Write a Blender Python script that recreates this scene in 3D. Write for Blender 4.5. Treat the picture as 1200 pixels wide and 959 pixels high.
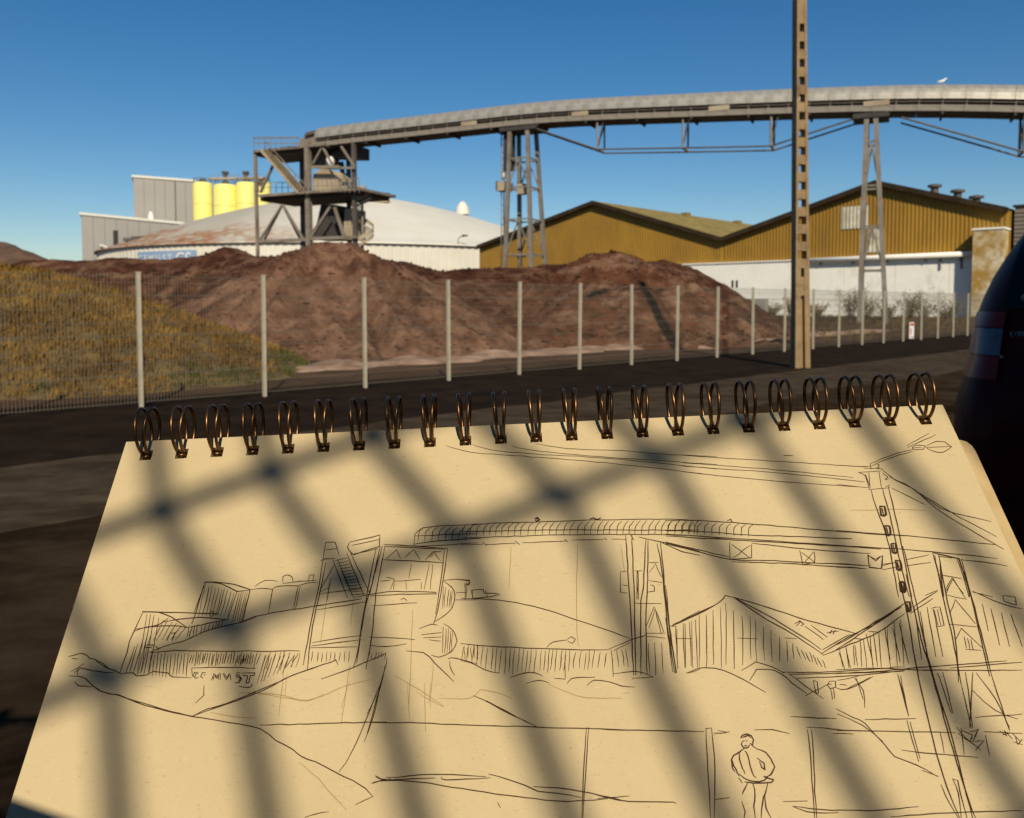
import bpy, math, random
from math import radians, sin, cos, pi, sqrt, atan2
from mathutils import Vector, Matrix, noise
random.seed(11)
V = Vector
for o in list(bpy.data.objects):
    bpy.data.objects.remove(o)
scn = bpy.context.scene
col = scn.collection

# ------------------------------------------------------------------ camera
FPX, PPV, PITCH, CAMZ = 950.0, 404.8, radians(3.0), 1.58
CAM = V((0, 0, CAMZ))
cd = bpy.data.cameras.new('camera')
cam = bpy.data.objects.new('camera', cd)
col.objects.link(cam)
cam.location = CAM
cam.rotation_euler = (radians(90) - PITCH, 0, 0)
cd.sensor_width = 36
cd.lens = 36 * FPX / 1200
cd.shift_y = -(479.5 - PPV) / 1200
cd.clip_start, cd.clip_end = 0.01, 6000
cd.dof.use_dof = True
cd.dof.focus_distance = 0.27
cd.dof.aperture_fstop = 36
scn.camera = cam

# ------------------------------------------------------------------ light
SUN_AZ, SUN_EL = 9.0, 37.0          # degrees to the right of straight behind the viewer, above the horizon
SUN = V((sin(radians(SUN_AZ)) * cos(radians(SUN_EL)), -cos(radians(SUN_AZ)) * cos(radians(SUN_EL)), sin(radians(SUN_EL))))
wd = bpy.data.worlds.new('World')
scn.world = wd
wd.use_nodes = True
wn, wl = wd.node_tree.nodes, wd.node_tree.links
wn.clear()
sky = wn.new('ShaderNodeTexSky')
sky.sky_type = 'NISHITA'
sky.sun_disc = False
sky.sun_elevation = radians(SUN_EL)
sky.sun_rotation = radians(180 - SUN_AZ)
sky.air_density, sky.dust_density, sky.ozone_density = 1.0, 0.2, 3.0
bg = wn.new('ShaderNodeBackground')
bg.inputs[1].default_value = 0.08
wo = wn.new('ShaderNodeOutputWorld')
hs_ = wn.new('ShaderNodeHueSaturation')
hs_.inputs['Saturation'].default_value = 1.35
wl.new(sky.outputs[0], hs_.inputs['Color'])
wl.new(hs_.outputs[0], bg.inputs[0])
wl.new(bg.outputs[0], wo.inputs[0])
sd = bpy.data.lights.new('sun', 'SUN')
sd.energy = 5.0
sd.angle = radians(0.53)
sd.color = (1.0, 0.89, 0.70)
so = bpy.data.objects.new('sun', sd)
col.objects.link(so)
so.rotation_euler = SUN.to_track_quat('Z', 'Y').to_euler()
so.location = (20, -60, 60)
scn.view_settings.view_transform = 'Standard'
scn.view_settings.look = 'None'
scn.view_settings.exposure = 0.0
scn.view_settings.gamma = 1.0

# ------------------------------------------------------------------ pixel -> direction -> point on a known surface
FW, UPV = V((0, cos(PITCH), -sin(PITCH))), V((0, sin(PITCH), cos(PITCH)))
def ray(u, v):
    return V((1, 0, 0)) * ((u - 600) / FPX) + UPV * (-(v - PPV) / FPX) + FW
def W(u, v, Y):
    d = ray(u, v)
    return CAM + d * (Y / d.y)
def G(u, v, z=0.0):
    d = ray(u, v)
    return CAM + d * ((z - CAMZ) / d.z)
def onplane(u, v, p, n):
    d = ray(u, v)
    return CAM + d * ((p - CAM).dot(n) / d.dot(n))

# ------------------------------------------------------------------ mesh helpers
class MB:
    def __init__(s):
        s.v, s.f = [], []
    def quad(s, *p):
        i = len(s.v); s.v += [V(q) for q in p]; s.f.append(tuple(range(i, i + len(p))))
    def hexa(s, p):                        # 8 points, bottom ring then top ring
        i = len(s.v); s.v += [V(q) for q in p]
        for f in ((3, 2, 1, 0), (4, 5, 6, 7), (0, 1, 5, 4), (1, 2, 6, 5), (2, 3, 7, 6), (3, 0, 4, 7)):
            s.f.append(tuple(i + k for k in f))
    def box(s, c, sx, sy, sz, x=V((1, 0, 0)), y=V((0, 1, 0)), z=V((0, 0, 1))):
        c = V(c); a, b, d = x * sx / 2, y * sy / 2, z * sz / 2
        s.hexa([c - a - b - d, c + a - b - d, c + a + b - d, c - a + b - d, c - a - b + d, c + a - b + d, c + a + b + d, c - a + b + d])
    def bar(s, p, q, w, h=None, side=None):
        p, q = V(p), V(q); h = h or w
        d = (q - p); L = d.length; d = d / L
        r = side.normalized() if side else d.cross(V((0, 0, 1)))
        if r.length < 1e-4: r = V((1, 0, 0))
        r.normalize(); t = r.cross(d).normalized(); r = d.cross(t).normalized()
        s.box((p + q) / 2, w, L, h, r, d, t)
    def tube(s, pts, r, n=8, cap=True, r2=None):
        pts = [V(p) for p in pts]; m = len(pts); base = len(s.v)
        ref = None
        for k, p in enumerate(pts):
            t = (pts[min(k + 1, m - 1)] - pts[max(k - 1, 0)]).normalized()
            if ref is None:
                ref = t.cross(V((0, 0, 1)))
                if ref.length < 1e-3: ref = V((1, 0, 0))
            a = (ref - t * ref.dot(t)).normalized(); b = t.cross(a); ref = a
            rr = r if r2 is None else r + (r2 - r) * k / (m - 1)
            for j in range(n):
                s.v.append(p + a * rr * cos(2 * pi * j / n) + b * rr * sin(2 * pi * j / n))
        for k in range(m - 1):
            for j in range(n):
                s.f.append((base + k * n + j, base + k * n + (j + 1) % n, base + (k + 1) * n + (j + 1) % n, base + (k + 1) * n + j))
        if cap:
            s.f.append(tuple(base + j for j in reversed(range(n))))
            s.f.append(tuple(base + (m - 1) * n + j for j in range(n)))
    def lathe(s, c, prof, n=48, a0=0.0, a1=2 * pi):
        c = V(c); base = len(s.v); full = abs(a1 - a0 - 2 * pi) < 1e-6; m = n if full else n + 1
        for r, z in prof:
            for j in range(m):
                a = a0 + (a1 - a0) * j / n
                s.v.append(c + V((r * cos(a), r * sin(a), z)))
        for k in range(len(prof) - 1):
            for j in range(n):
                j2 = (j + 1) % m if full else j + 1
                s.f.append((base + k * m + j, base + k * m + j2, base + (k + 1) * m + j2, base + (k + 1) * m + j))
    def extrude(s, poly, d):               # closed polygon pushed along d
        n = len(poly); i = len(s.v); d = V(d)
        s.v += [V(p) for p in poly] + [V(p) + d for p in poly]
        s.f.append(tuple(i + k for k in reversed(range(n)))); s.f.append(tuple(i + n + k for k in range(n)))
        for k in range(n):
            s.f.append((i + k, i + (k + 1) % n, i + n + (k + 1) % n, i + n + k))
    def build(s, name, mat, parent=None, smooth=False, origin=None):
        me = bpy.data.meshes.new(name)
        if parent is not None: o0 = V(parent.matrix_world.translation if False else parent['_o'])
        elif origin is not None: o0 = V(origin)
        else:
            xs = [p.x for p in s.v]; ys = [p.y for p in s.v]; zs = [p.z for p in s.v]
            o0 = V(((min(xs) + max(xs)) / 2, (min(ys) + max(ys)) / 2, min(zs)))
        me.from_pydata([tuple(p - o0) for p in s.v], [], s.f)
        me.validate(); me.update()
        import bmesh
        bm = bmesh.new(); bm.from_mesh(me); bmesh.ops.recalc_face_normals(bm, faces=bm.faces); bm.to_mesh(me); bm.free()
        if smooth:
            for p in me.polygons: p.use_smooth = True
        me.materials.append(mat)
        ob = bpy.data.objects.new(name, me); col.objects.link(ob)
        if parent is not None:
            ob.parent = parent
        else:
            ob.location = o0
        ob['_o'] = tuple(o0)
        return ob

def thing(name, label, cat, loc, group=None):
    o = bpy.data.objects.new(name, None); col.objects.link(o)
    o.empty_display_size = 0.2
    o.location = loc; o['_o'] = tuple(loc)
    o['label'] = label; o['category'] = cat
    if group: o['group'] = group
    return o
def tag(o, label, cat, group=None):
    o['label'] = label; o['category'] = cat
    if group: o['group'] = group
    return o
def struct(o, label=None):
    o['kind'] = 'structure'
    if label: o['label'] = label
    return o
def inst(src, name, parent, mw):           # another object on the same mesh data; mw in the parent's space
    o = bpy.data.objects.new(name, src.data); col.objects.link(o)
    o.parent = parent; o.matrix_local = mw
    return o

# ------------------------------------------------------------------ materials
def mat(name, c, rough=0.8, metal=0.0, c2=None, scale=2.0, detail=6, bump=0.0, bscale=None, stretch=(1, 1, 1), c3=None, s3=0.4, t3=0.6, coat=0.0, lo=0.35, hi=0.65, rot=0.0, spec=None, w3=0.08, bdist=0.02, stretch3=None):
    m = bpy.data.materials.new(name); m.use_nodes = True
    n, l = m.node_tree.nodes, m.node_tree.links
    b = n['Principled BSDF']
    b.inputs['Roughness'].default_value = rough; b.inputs['Metallic'].default_value = metal
    if spec is not None: b.inputs['Specular IOR Level'].default_value = spec
    if coat: b.inputs['Coat Weight'].default_value = coat; b.inputs['Coat Roughness'].default_value = 0.08
    b.inputs['Base Color'].default_value = (*c, 1)
    tc = n.new('ShaderNodeTexCoord'); mp = n.new('ShaderNodeMapping')
    l.new(tc.outputs['Object'], mp.inputs[0]); mp.inputs['Scale'].default_value = stretch
    mp.inputs['Rotation'].default_value = (0, 0, rot)
    if c2 is not None:
        t = n.new('ShaderNodeTexNoise'); t.inputs['Scale'].default_value = scale; t.inputs['Detail'].default_value = detail; t.inputs['Roughness'].default_value = 0.65
        l.new(mp.outputs[0], t.inputs['Vector'])
        r = n.new('ShaderNodeValToRGB'); r.color_ramp.elements[0].position = lo; r.color_ramp.elements[1].position = hi
        r.color_ramp.elements[0].color = (*c, 1); r.color_ramp.elements[1].color = (*c2, 1)
        l.new(t.outputs[0], r.inputs[0]); out = r.outputs[0]
        if c3 is not None:
            t2 = n.new('ShaderNodeTexNoise'); t2.inputs['Scale'].default_value = s3; t2.inputs['Detail'].default_value = 8; t2.inputs['Roughness'].default_value = 0.7
            if stretch3:
                mp3 = n.new('ShaderNodeMapping'); l.new(tc.outputs['Object'], mp3.inputs[0]); mp3.inputs['Scale'].default_value = stretch3; mp3.inputs['Rotation'].default_value = (0, 0, rot)
                l.new(mp3.outputs[0], t2.inputs['Vector'])
            else: l.new(mp.outputs[0], t2.inputs['Vector'])
            r2 = n.new('ShaderNodeValToRGB'); r2.color_ramp.elements[0].position = t3 - w3; r2.color_ramp.elements[1].position = t3 + w3
            r2.color_ramp.elements[0].color = (0, 0, 0, 1); r2.color_ramp.elements[1].color = (1, 1, 1, 1)
            l.new(t2.outputs[0], r2.inputs[0])
            mx = n.new('ShaderNodeMix'); mx.data_type = 'RGBA'
            l.new(r2.outputs[0], mx.inputs[0]); l.new(out, mx.inputs[6]); mx.inputs[7].default_value = (*c3, 1); out = mx.outputs[2]
        l.new(out, b.inputs['Base Color'])
    if bump:
        t = n.new('ShaderNodeTexNoise'); t.inputs['Scale'].default_value = bscale or scale * 4; t.inputs['Detail'].default_value = 8; t.inputs['Roughness'].default_value = 0.7
        l.new(mp.outputs[0], t.inputs['Vector'])
        bp = n.new('ShaderNodeBump'); bp.inputs['Strength'].default_value = bump; bp.inputs['Distance'].default_value = bdist
        l.new(t.outputs[0], bp.inputs['Height']); l.new(bp.outputs[0], b.inputs['Normal'])
    return m

FDIR = V((0.718, 0.696, 0)).normalized()       # fence and road run this way
FNRM = V((0.696, -0.718, 0)).normalized()      # from the fence toward the road
FROT = -atan2(FDIR.y, FDIR.x)
M = {}
M['dirt'] = mat('yard dirt', (0.036, 0.019, 0.011), 0.97, spec=0.05, c2=(0.085, 0.046, 0.027), scale=0.5, bump=0.5, bscale=5, c3=(0.10, 0.065, 0.04), s3=0.16, t3=0.60)
M['verge'] = mat('verge soil', (0.009, 0.0055, 0.003), 0.97, spec=0.05, c2=(0.024, 0.0145, 0.0075), scale=1.4, bump=0.6, bscale=14)
M['asphalt'] = mat('asphalt', (0.021, 0.0135, 0.008), 1.0, spec=0.0, c2=(0.050, 0.034, 0.021), scale=2.2, detail=14, bump=0.5, bscale=120, stretch=(0.7, 1.25, 1), rot=FROT, c3=(0.014, 0.009, 0.0052), s3=0.35, t3=0.55, w3=0.06, bdist=0.006)
M['litasphalt'] = mat('sunlit asphalt', (0.034, 0.0235, 0.014), 0.95, spec=0.03, c2=(0.078, 0.057, 0.036), scale=2.6, detail=14, bump=0.5, bscale=60, stretch=(0.7, 1.25, 1), rot=FROT, c3=(0.030, 0.021, 0.013), s3=0.7, t3=0.58, bdist=0.006)  # paler version of the asphalt, sunlight painted into its colour
M['soil'] = mat('heap soil', (0.038, 0.0140, 0.0075), 0.97, spec=0.1, c2=(0.100, 0.038, 0.021), scale=1.3, detail=10, bump=1.0, bscale=7, c3=(0.23, 0.125, 0.07), s3=0.75, t3=0.57, w3=0.09, bdist=0.16, lo=.38, hi=.62, stretch3=(1, 1, 2.6))
M['soilmid'] = mat('reddish gravelly soil', (0.058, 0.022, 0.011), 0.97, spec=0.1, c2=(0.145, 0.060, 0.031), scale=1.5, detail=10, bump=1.0, bscale=7, c3=(0.25, 0.145, 0.09), s3=0.9, t3=0.58, w3=0.08, bdist=0.14, lo=.36, hi=.64, stretch3=(1, 1, 1.6))
M['soilfar'] = mat('far heap soil', (0.065, 0.034, 0.018), 0.95, c2=(0.14, 0.075, 0.04), scale=0.6, bump=0.8, bscale=4, bdist=0.08)
M['sand'] = mat('spilled sand', (0.16, 0.085, 0.05), 0.95, c2=(0.40, 0.26, 0.17), scale=1.2, bump=0.6, bscale=9)
M['mound'] = mat('mound earth', (0.05, 0.03, 0.010), 0.95, c2=(0.13, 0.085, 0.025), scale=1.6, bump=0.7, bscale=8)
M['grassdry'] = mat('dry grass', (0.105, 0.054, 0.012), 0.95, c2=(0.32, 0.18, 0.040), scale=0.8, detail=8, spec=.05, lo=.38, hi=.66)
M['grassgreen'] = mat('green grass', (0.045, 0.048, 0.009), 0.95, c2=(0.11, 0.10, 0.02), scale=1.2, spec=.05)
M['weed'] = mat('brown weeds', (0.07, 0.045, 0.016), 0.95, c2=(0.17, 0.115, 0.04), scale=0.4, spec=.05)
M['galv'] = mat('galvanised post', (0.33, 0.29, 0.205), 0.6, c2=(0.46, 0.41, 0.31), scale=3)
M['wire'] = mat('fence wire', (0.15, 0.13, 0.09), 0.7, 0.0)
M['conc'] = mat('weathered concrete', (0.21, 0.135, 0.062), 0.9, c2=(0.31, 0.21, 0.105), scale=2.5, bump=0.5, bscale=30, c3=(0.10, 0.06, 0.03), s3=1.2, t3=0.6)
M['steel'] = mat('painted steel', (0.21, 0.19, 0.16), 0.6, c2=(0.135, 0.115, 0.09), scale=0.8, c3=(0.16, 0.075, 0.03), s3=0.7, t3=0.62)
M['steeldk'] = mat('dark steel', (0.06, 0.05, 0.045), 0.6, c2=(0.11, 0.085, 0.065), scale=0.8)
M['cover'] = mat('conveyor cover sheet', (0.44, 0.41, 0.35), 0.42, 0.35, c2=(0.30, 0.275, 0.225), scale=0.9, c3=(0.25, 0.18, 0.11), s3=0.45, t3=0.66)
M['tower'] = mat('dusty tower steel', (0.24, 0.20, 0.155), 0.7, c2=(0.145, 0.115, 0.088), scale=0.7, c3=(0.26, 0.215, 0.155), s3=0.5, t3=0.6)
M['deck'] = mat('conveyor deck', (0.28, 0.25, 0.20), 0.7, c2=(0.18, 0.15, 0.12), scale=0.6)
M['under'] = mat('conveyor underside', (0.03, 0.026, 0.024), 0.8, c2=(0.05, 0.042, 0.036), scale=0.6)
M['ochre'] = mat('ochre sheeting', (0.225, 0.118, 0.010), 0.65, c2=(0.33, 0.182, 0.014), scale=0.16, stretch=(1, 1, 0.35), c3=(0.20, 0.105, 0.012), s3=0.22, t3=0.62)
M['mossroof'] = mat('mossy roof sheet', (0.17, 0.125, 0.03), 0.85, c2=(0.28, 0.21, 0.06), scale=0.35, c3=(0.10, 0.085, 0.025), s3=0.5, t3=0.58)
M['fascia'] = mat('dark fascia', (0.025, 0.017, 0.010), 0.95, c2=(0.05, 0.034, 0.02), scale=0.8, spec=.1)
M['whitewall'] = mat('whitewashed wall', (0.80, 0.77, 0.69), 0.9, c2=(0.88, 0.855, 0.77), scale=0.3, bump=0.2, bscale=2, c3=(0.52, 0.45, 0.31), s3=0.22, t3=0.66, stretch3=(1, 1, 0.5))
M['stain'] = mat('stained white block', (0.66, 0.60, 0.45), 0.9, c2=(0.58, 0.50, 0.33), scale=0.4, c3=(0.34, 0.20, 0.04), s3=0.45, t3=0.47, w3=0.10)
M['translucent'] = mat('pale translucent sheet', (0.62, 0.58, 0.46), 0.5, c2=(0.33, 0.28, 0.19), scale=0.6)
M['tank'] = mat('tank shell', (0.68, 0.64, 0.54), 0.7, c2=(0.60, 0.56, 0.47), scale=0.1, bump=0.15, bscale=0.6)
M['greyclad'] = mat('grey cladding', (0.27, 0.25, 0.225), 0.6, c2=(0.31, 0.285, 0.255), scale=0.06)
M['paleroof'] = mat('pale coping', (0.62, 0.6, 0.52), 0.6)
M['yellow'] = mat('yellow silo', (0.86, 0.77, 0.22), 0.6, c2=(0.80, 0.70, 0.19), scale=0.15, c3=(0.5, 0.38, 0.08), s3=0.3, t3=0.7)
M['blue'] = mat('faded blue sign', (0.20, 0.30, 0.46), 0.7, c2=(0.27, 0.36, 0.50), scale=0.4)
M['white'] = mat('white paint', (0.78, 0.77, 0.72), 0.6)
M['dark'] = mat('dark opening', (0.015, 0.014, 0.013), 0.7)
M['greybox'] = mat('grey equipment', (0.33, 0.31, 0.27), 0.6, c2=(0.24, 0.22, 0.19), scale=0.8)
M['beige'] = mat('dusty chute', (0.40, 0.33, 0.23), 0.8, c2=(0.28, 0.215, 0.14), scale=0.5)
M['louvre'] = mat('grey louvre', (0.17, 0.145, 0.115), 0.7, c2=(0.20, 0.17, 0.135), scale=0.3)
M['twig'] = mat('shrub twig', (0.09, 0.05, 0.025), 0.9)
M['shrubleaf'] = mat('dry shrub leaf', (0.16, 0.105, 0.035), 0.9, c2=(0.10, 0.085, 0.025), scale=0.6)

# ------------------------------------------------------------------ ground, road, verge
def sheet(name, pts, z, m):
    b = MB(); b.quad(*[V((p[0], p[1], z)) for p in pts])
    return struct(b.build(name, m, origin=(0, 0, 0)))
sheet('ground', [(-2500, -800), (2500, -800), (2500, 4000), (-2500, 4000)], 0.0, M['dirt'])
F0 = V((-5.6, 12.18, 0))                       # foot of the first visible fence post
def FL(s, d, z=0.0):                           # s metres along the fence, d metres behind it (negative: toward the road)
    return F0 + FDIR * s - FNRM * d + V((0, 0, z))
# verge strip with a ragged road edge
b = MB()
N = 160
inner = [FL(-40 + k * 1.0, 1.2 + 0.5 * noise.noise(V((k * .3, 5, 0))), 0.006) for k in range(N)]
outer = [FL(-40 + k * 1.0, -3.75 + 0.22 * noise.noise(V((k * .7, 1, 0))) + 0.12 * noise.noise(V((k * 2.1, 3, 0))), 0.006) for k in range(N)]
for k in range(N - 1):
    b.quad(outer[k], outer[k + 1], inner[k + 1], inner[k])
struct(b.build('verge', M['verge'], origin=(0, 0, 0)))
b = MB()
b.quad(FL(-160, -3.2, 0.003), FL(-160, -60, 0.003), FL(400, -60, 0.003), FL(400, -3.2, 0.003))
struct(b.build('road', M['asphalt'], origin=(0, 0, 0)))

b = MB()                                            # paler strip along the far edge: sunlit road, its light put into the colour
near = [FL(-40 + k * 1.0, -6.3 + 0.35 * noise.noise(V((k * .21, 9, 0))) + 0.1 * noise.noise(V((k * 1.7, 13, 0))), 0.0045) for k in range(N)]
far = [FL(-40 + k * 1.0, -3.3, 0.0045) for k in range(N)]
for k in range(N - 1):
    b.quad(near[k], near[k + 1], far[k + 1], far[k])
struct(b.build('road_edge_strip', M['litasphalt'], origin=(0, 0, 0)))

# ------------------------------------------------------------------ heaps
def fbm(x, y, sc, oc=4, seed=0.0):
    a, t, amp = 0.0, 0.0, 1.0
    for k in range(oc):
        a += amp * noise.noise(V((x * sc, y * sc, seed + k * 7.3))); t += amp; amp *= 0.52; sc *= 2.07
    return a / t
def heightfield(name, peaks, s0, s1, d0, d1, step, m, rough=0.3, rills=0.18, seed=0.0, cut=-0.12, ridge=True):
    # peaks: (x, y, z, slope); heap = upper envelope of rounded cones, roughened
    ns, nd = int((s1 - s0) / step) + 1, int((d1 - d0) / step) + 1
    vs, ids, hh = [], {}, []
    for j in range(nd):
        for i in range(ns):
            p = FL(s0 + i * step, d0 + j * step)
            best = -1e9; bi = 0
            wob = 0.5 * fbm(p.x, p.y, 0.16, 3, seed)
            for k, (x, y, z, sl) in enumerate(peaks):
                if ridge and k + 1 < len(peaks):       # nearest point on the crest line to the next peak
                    x2, y2, z2, sl2 = peaks[k + 1]
                    ex, ey = x2 - x, y2 - y; L2 = ex * ex + ey * ey
                    t = max(0.0, min(1.0, ((p.x - x) * ex + (p.y - y) * ey) / L2))
                    x, y, z, sl = x + ex * t, y + ey * t, z + (z2 - z) * t, sl + (sl2 - sl) * t
                dx, dy = p.x - x, p.y - y
                r = sqrt(dx * dx + dy * dy)
                h = z - sl * (sqrt(r * r + 0.35) - 0.55)
                if h > best: best = h; ang = atan2(dy, dx); rr = r; bi = k
            h = best + wob * min(1.0, rr / 3.0)
            h += rills * noise.noise(V((ang * 9.0, bi * 3.1 + seed, rr * 0.18))) * min(1.0, rr / 2.5)
            h += rough * (fbm(p.x, p.y, 0.55, 4, seed + 3) * 0.6 + 0.25 * fbm(p.x, p.y, 2.3, 3, seed + 9))
            hh.append((p, h))
    b = MB()
    for p, h in hh: b.v.append(V((p.x, p.y, max(h, cut))))
    for j in range(nd - 1):
        for i in range(ns - 1):
            q = (j * ns + i, j * ns + i + 1, (j + 1) * ns + i + 1, (j + 1) * ns + i)
            if max(hh[k][1] for k in q) > cut: b.f.append(q)
    return struct(b.build(name, m, smooth=True, origin=(0, 0, 0))), hh
def pk(u, v, Y, sl): p = W(u, v, Y); return (p.x, p.y, p.z, sl)
main_peaks = [pk(-130, 303, 41, .6), pk(-60, 303, 41, .6), pk(0, 303, 40, .6), pk(50, 305, 39, .6), pk(100, 305, 39, .6), pk(150, 301, 38, .6), pk(190, 303, 38, .6), pk(235, 300, 38, .6), pk(255, 297, 37, .7), pk(268, 289, 36.5, .74), pk(282, 297, 36, .7),
              pk(305, 300, 35, .62), pk(345, 297, 33, .6), pk(372, 292, 31.5, .62), pk(392, 292, 31, .62), pk(412, 295, 31, .6), pk(428, 300, 31.5, .6), pk(445, 304, 32.5, .58), pk(470, 307, 33.5, .55), pk(520, 316, 34, .5), pk(560, 315, 34.5, .5),
              pk(600, 314, 35, .5), pk(650, 311, 35, .52), pk(680, 307, 34.5, .55), pk(705, 304, 34.5, .6), pk(730, 304, 35, .6), pk(750, 307, 36, .6), pk(775, 304, 38, .66), pk(797, 309, 39, .68)]
M['soilpale'] = mat('pale gravelly soil', (0.115, 0.050, 0.029), 0.97, spec=0.1, c2=(0.28, 0.155, 0.094), scale=1.5, detail=10, bump=1.0, bscale=7, c3=(0.055, 0.022, 0.012), s3=0.7, t3=0.56, w3=0.10, bdist=0.14, lo=.36, hi=.64, stretch3=(1, 1, .35))
heap, _ = heightfield('soil_heap', main_peaks, -26, 48, 1.0, 32, 0.22, M['soil'], rough=0.34, rills=0.30)
heap2, _ = heightfield('soil_heap', [pk(384, 283, 28.6, .62), pk(402, 284, 28.6, .62), pk(414, 290, 28.9, .62)], -8, 24, 0.8, 22, 0.2, M['soilpale'], rough=0.30, rills=0.55, seed=120)
heap3, _ = heightfield('soil_heap', [pk(698, 297, 33.4, .66), pk(722, 295, 33.4, .66), pk(738, 299, 33.6, .68)], 10, 38, 0.4, 20, 0.2, M['soilmid'], rough=0.34, rills=0.45, seed=150)
far_peaks = [pk(4, 283, 62, .55), pk(-30, 281, 62, .5), pk(20, 292, 60, .5), pk(42, 300, 60, .5), pk(-90, 282, 64, .5)]
heightfield('soil_heap', far_peaks, -34, 20, 38, 66, 0.6, M['soilfar'], rough=0.5, seed=20)
sand_peaks = []
for k in range(34):
    s = 4 + k * 1.15
    q = FL(s, 4.6 + 0.9 * noise.noise(V((k * .5, 0, 2))) + 0.03 * k)
    sand_peaks.append((q.x, q.y, 0.16 + 0.16 * noise.noise(V((k * .9, 4, 1))), 0.35))
for u, v, Y, h in ((830, 400, 30.6, .30), (850, 402, 31, .38), (868, 402, 31.4, .32), (800, 408, 29.2, .25), (905, 408, 31, .22), (940, 412, 30, .18)):
    q = W(u, v, Y); sand_peaks.append((q.x, q.y, h, 0.22))
sandobj, _ = heightfield('sand_spill', sand_peaks, 2, 46, 2.4, 12, 0.2, M['sand'], rough=0.10, rills=0.05, seed=40, cut=-0.05, ridge=False)
mound_peaks = [pk(-150, 294, 19.5, .40), pk(-80, 303, 19.2, .40), pk(-20, 309, 19, .40), pk(30, 317, 18.6, .42), pk(70, 326, 18.4, .42), pk(110, 345, 18.2, .42), pk(150, 364, 18.0, .42), pk(190, 386, 17.6, .42)]
mound, mh = heightfield('grass_mound', mound_peaks, -14, 7, 0.4, 14, 0.2, M['mound'], rough=0.25, rills=0.08, seed=60)

# grass and weeds (too many blades to count)
def tufts(name, label, spots, m, hmin, hmax, blades=6, w=0.012, lean=0.5):
    b = MB(); rnd = random.Random(len(spots))
    for (p, k) in spots:
        for _ in range(blades):
            a = rnd.uniform(0, 2 * pi); h = rnd.uniform(hmin, hmax) * k; l = rnd.uniform(0.1, lean) * h
            o = V((rnd.uniform(-.08, .08), rnd.uniform(-.08, .08), -0.02))
            d = V((cos(a), sin(a), 0)); s = V((-sin(a), cos(a), 0)) * w
            q = p + o; mid = q + d * l * .35 + V((0, 0, h * .6)); tip = q + d * l + V((0, 0, h))
            i = len(b.v); b.v += [q - s, q + s, mid + s * .7, mid - s * .7, tip]
            b.f += [(i, i + 1, i + 2, i + 3), (i + 3, i + 2, i + 4)]
    o = b.build(name, m, origin=(0, 0, 0)); o['kind'] = 'stuff'; o['label'] = label; o['category'] = 'grass'
    return o
rnd = random.Random(5)
dry, green = [], []
cand = [(p, h) for p, h in mh if h > 0.03]
for _ in range(21000):
    p, h = rnd.choice(cand)
    if p.y > 23: continue
    q = V((p.x + rnd.uniform(-.1, .1), p.y + rnd.uniform(-.1, .1), h - 0.02))
    g = fbm(q.x, q.y, .5, 3, 90) + (0.25 if h < 0.45 else 0) - 0.1
    (green if g > (0.30 if h > .4 else .16) else dry).append((q, rnd.uniform(.6, 1.25)))
tufts('dry_grass', 'dry yellow grass covering the mound behind the wire fence', dry, M['grassdry'], .07, .19, 5, .011, 1.1)
tufts('green_grass', 'patches of green grass low on the mound behind the fence', green, M['grassgreen'], .06, .16, 5, .011, 1.1)
wk = []
for _ in range(5200):
    s, d = rnd.uniform(20, 90), rnd.uniform(1.0, 34)
    q = FL(s, d)
    if q.x < 12 or q.x / max(q.y, 1) < .30 or fbm(q.x, q.y, .12, 3, 7) + rnd.uniform(-.2, .2) < 0.02: continue
    wk.append((V((q.x, q.y, 0)), rnd.uniform(.5, 1.3)))
for _ in range(0):
    s, d = rnd.uniform(-8, 40), rnd.gauss(0.0, .25)
    wk.append((FL(s, d), rnd.uniform(.2, .6)))
tufts('weeds', 'low brown weeds on the waste ground by the white wall', wk, M['weed'], .15, .45, 5, .02)

# ------------------------------------------------------------------ wire mesh fence
fence = thing('wire_fence', 'long welded wire mesh fence on pale square posts along the verge', 'fence', F0)
SP, FH = 2.005, 2.0
NPOST = 24
b = MB()
b.box(F0 + V((0, 0, FH / 2)), .052, .06, FH + .05, FDIR, FNRM)
b.box(F0 + V((0, 0, FH + .035)), .062, .07, .02, FDIR, FNRM)
p0 = b.build('post', M['galv'], fence)
b = MB()
for k in range(41):
    q = F0 + FDIR * (k * SP / 41 + .02) - FNRM * .045
    b.tube([q + V((0, 0, .06)), q + V((0, 0, FH + .02))], .0026, 3, False)
for z in (.08, .28, .48, .5, .68, .88, 1.08, 1.1, 1.28, 1.48, 1.68, 1.7, 1.88, 1.98):
    b.tube([F0 + FDIR * .0 - FNRM * .05 + V((0, 0, z)), F0 + FDIR * SP - FNRM * .05 + V((0, 0, z))], .004, 3, False)
w0 = b.build('mesh_panel', M['wire'], fence); w0['kind'] = 'stuff'
lean = random.Random(3)
for i in range(-2, NPOST):
    if i == 0: continue
    R = Matrix.Rotation(lean.uniform(-.012, .012), 4, FNRM)
    inst(p0, 'post', fence, Matrix.Translation(FDIR * SP * i) @ R)
    w = inst(w0, 'mesh_panel', fence, Matrix.Translation(FDIR * SP * i)); w['kind'] = 'stuff'
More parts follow.
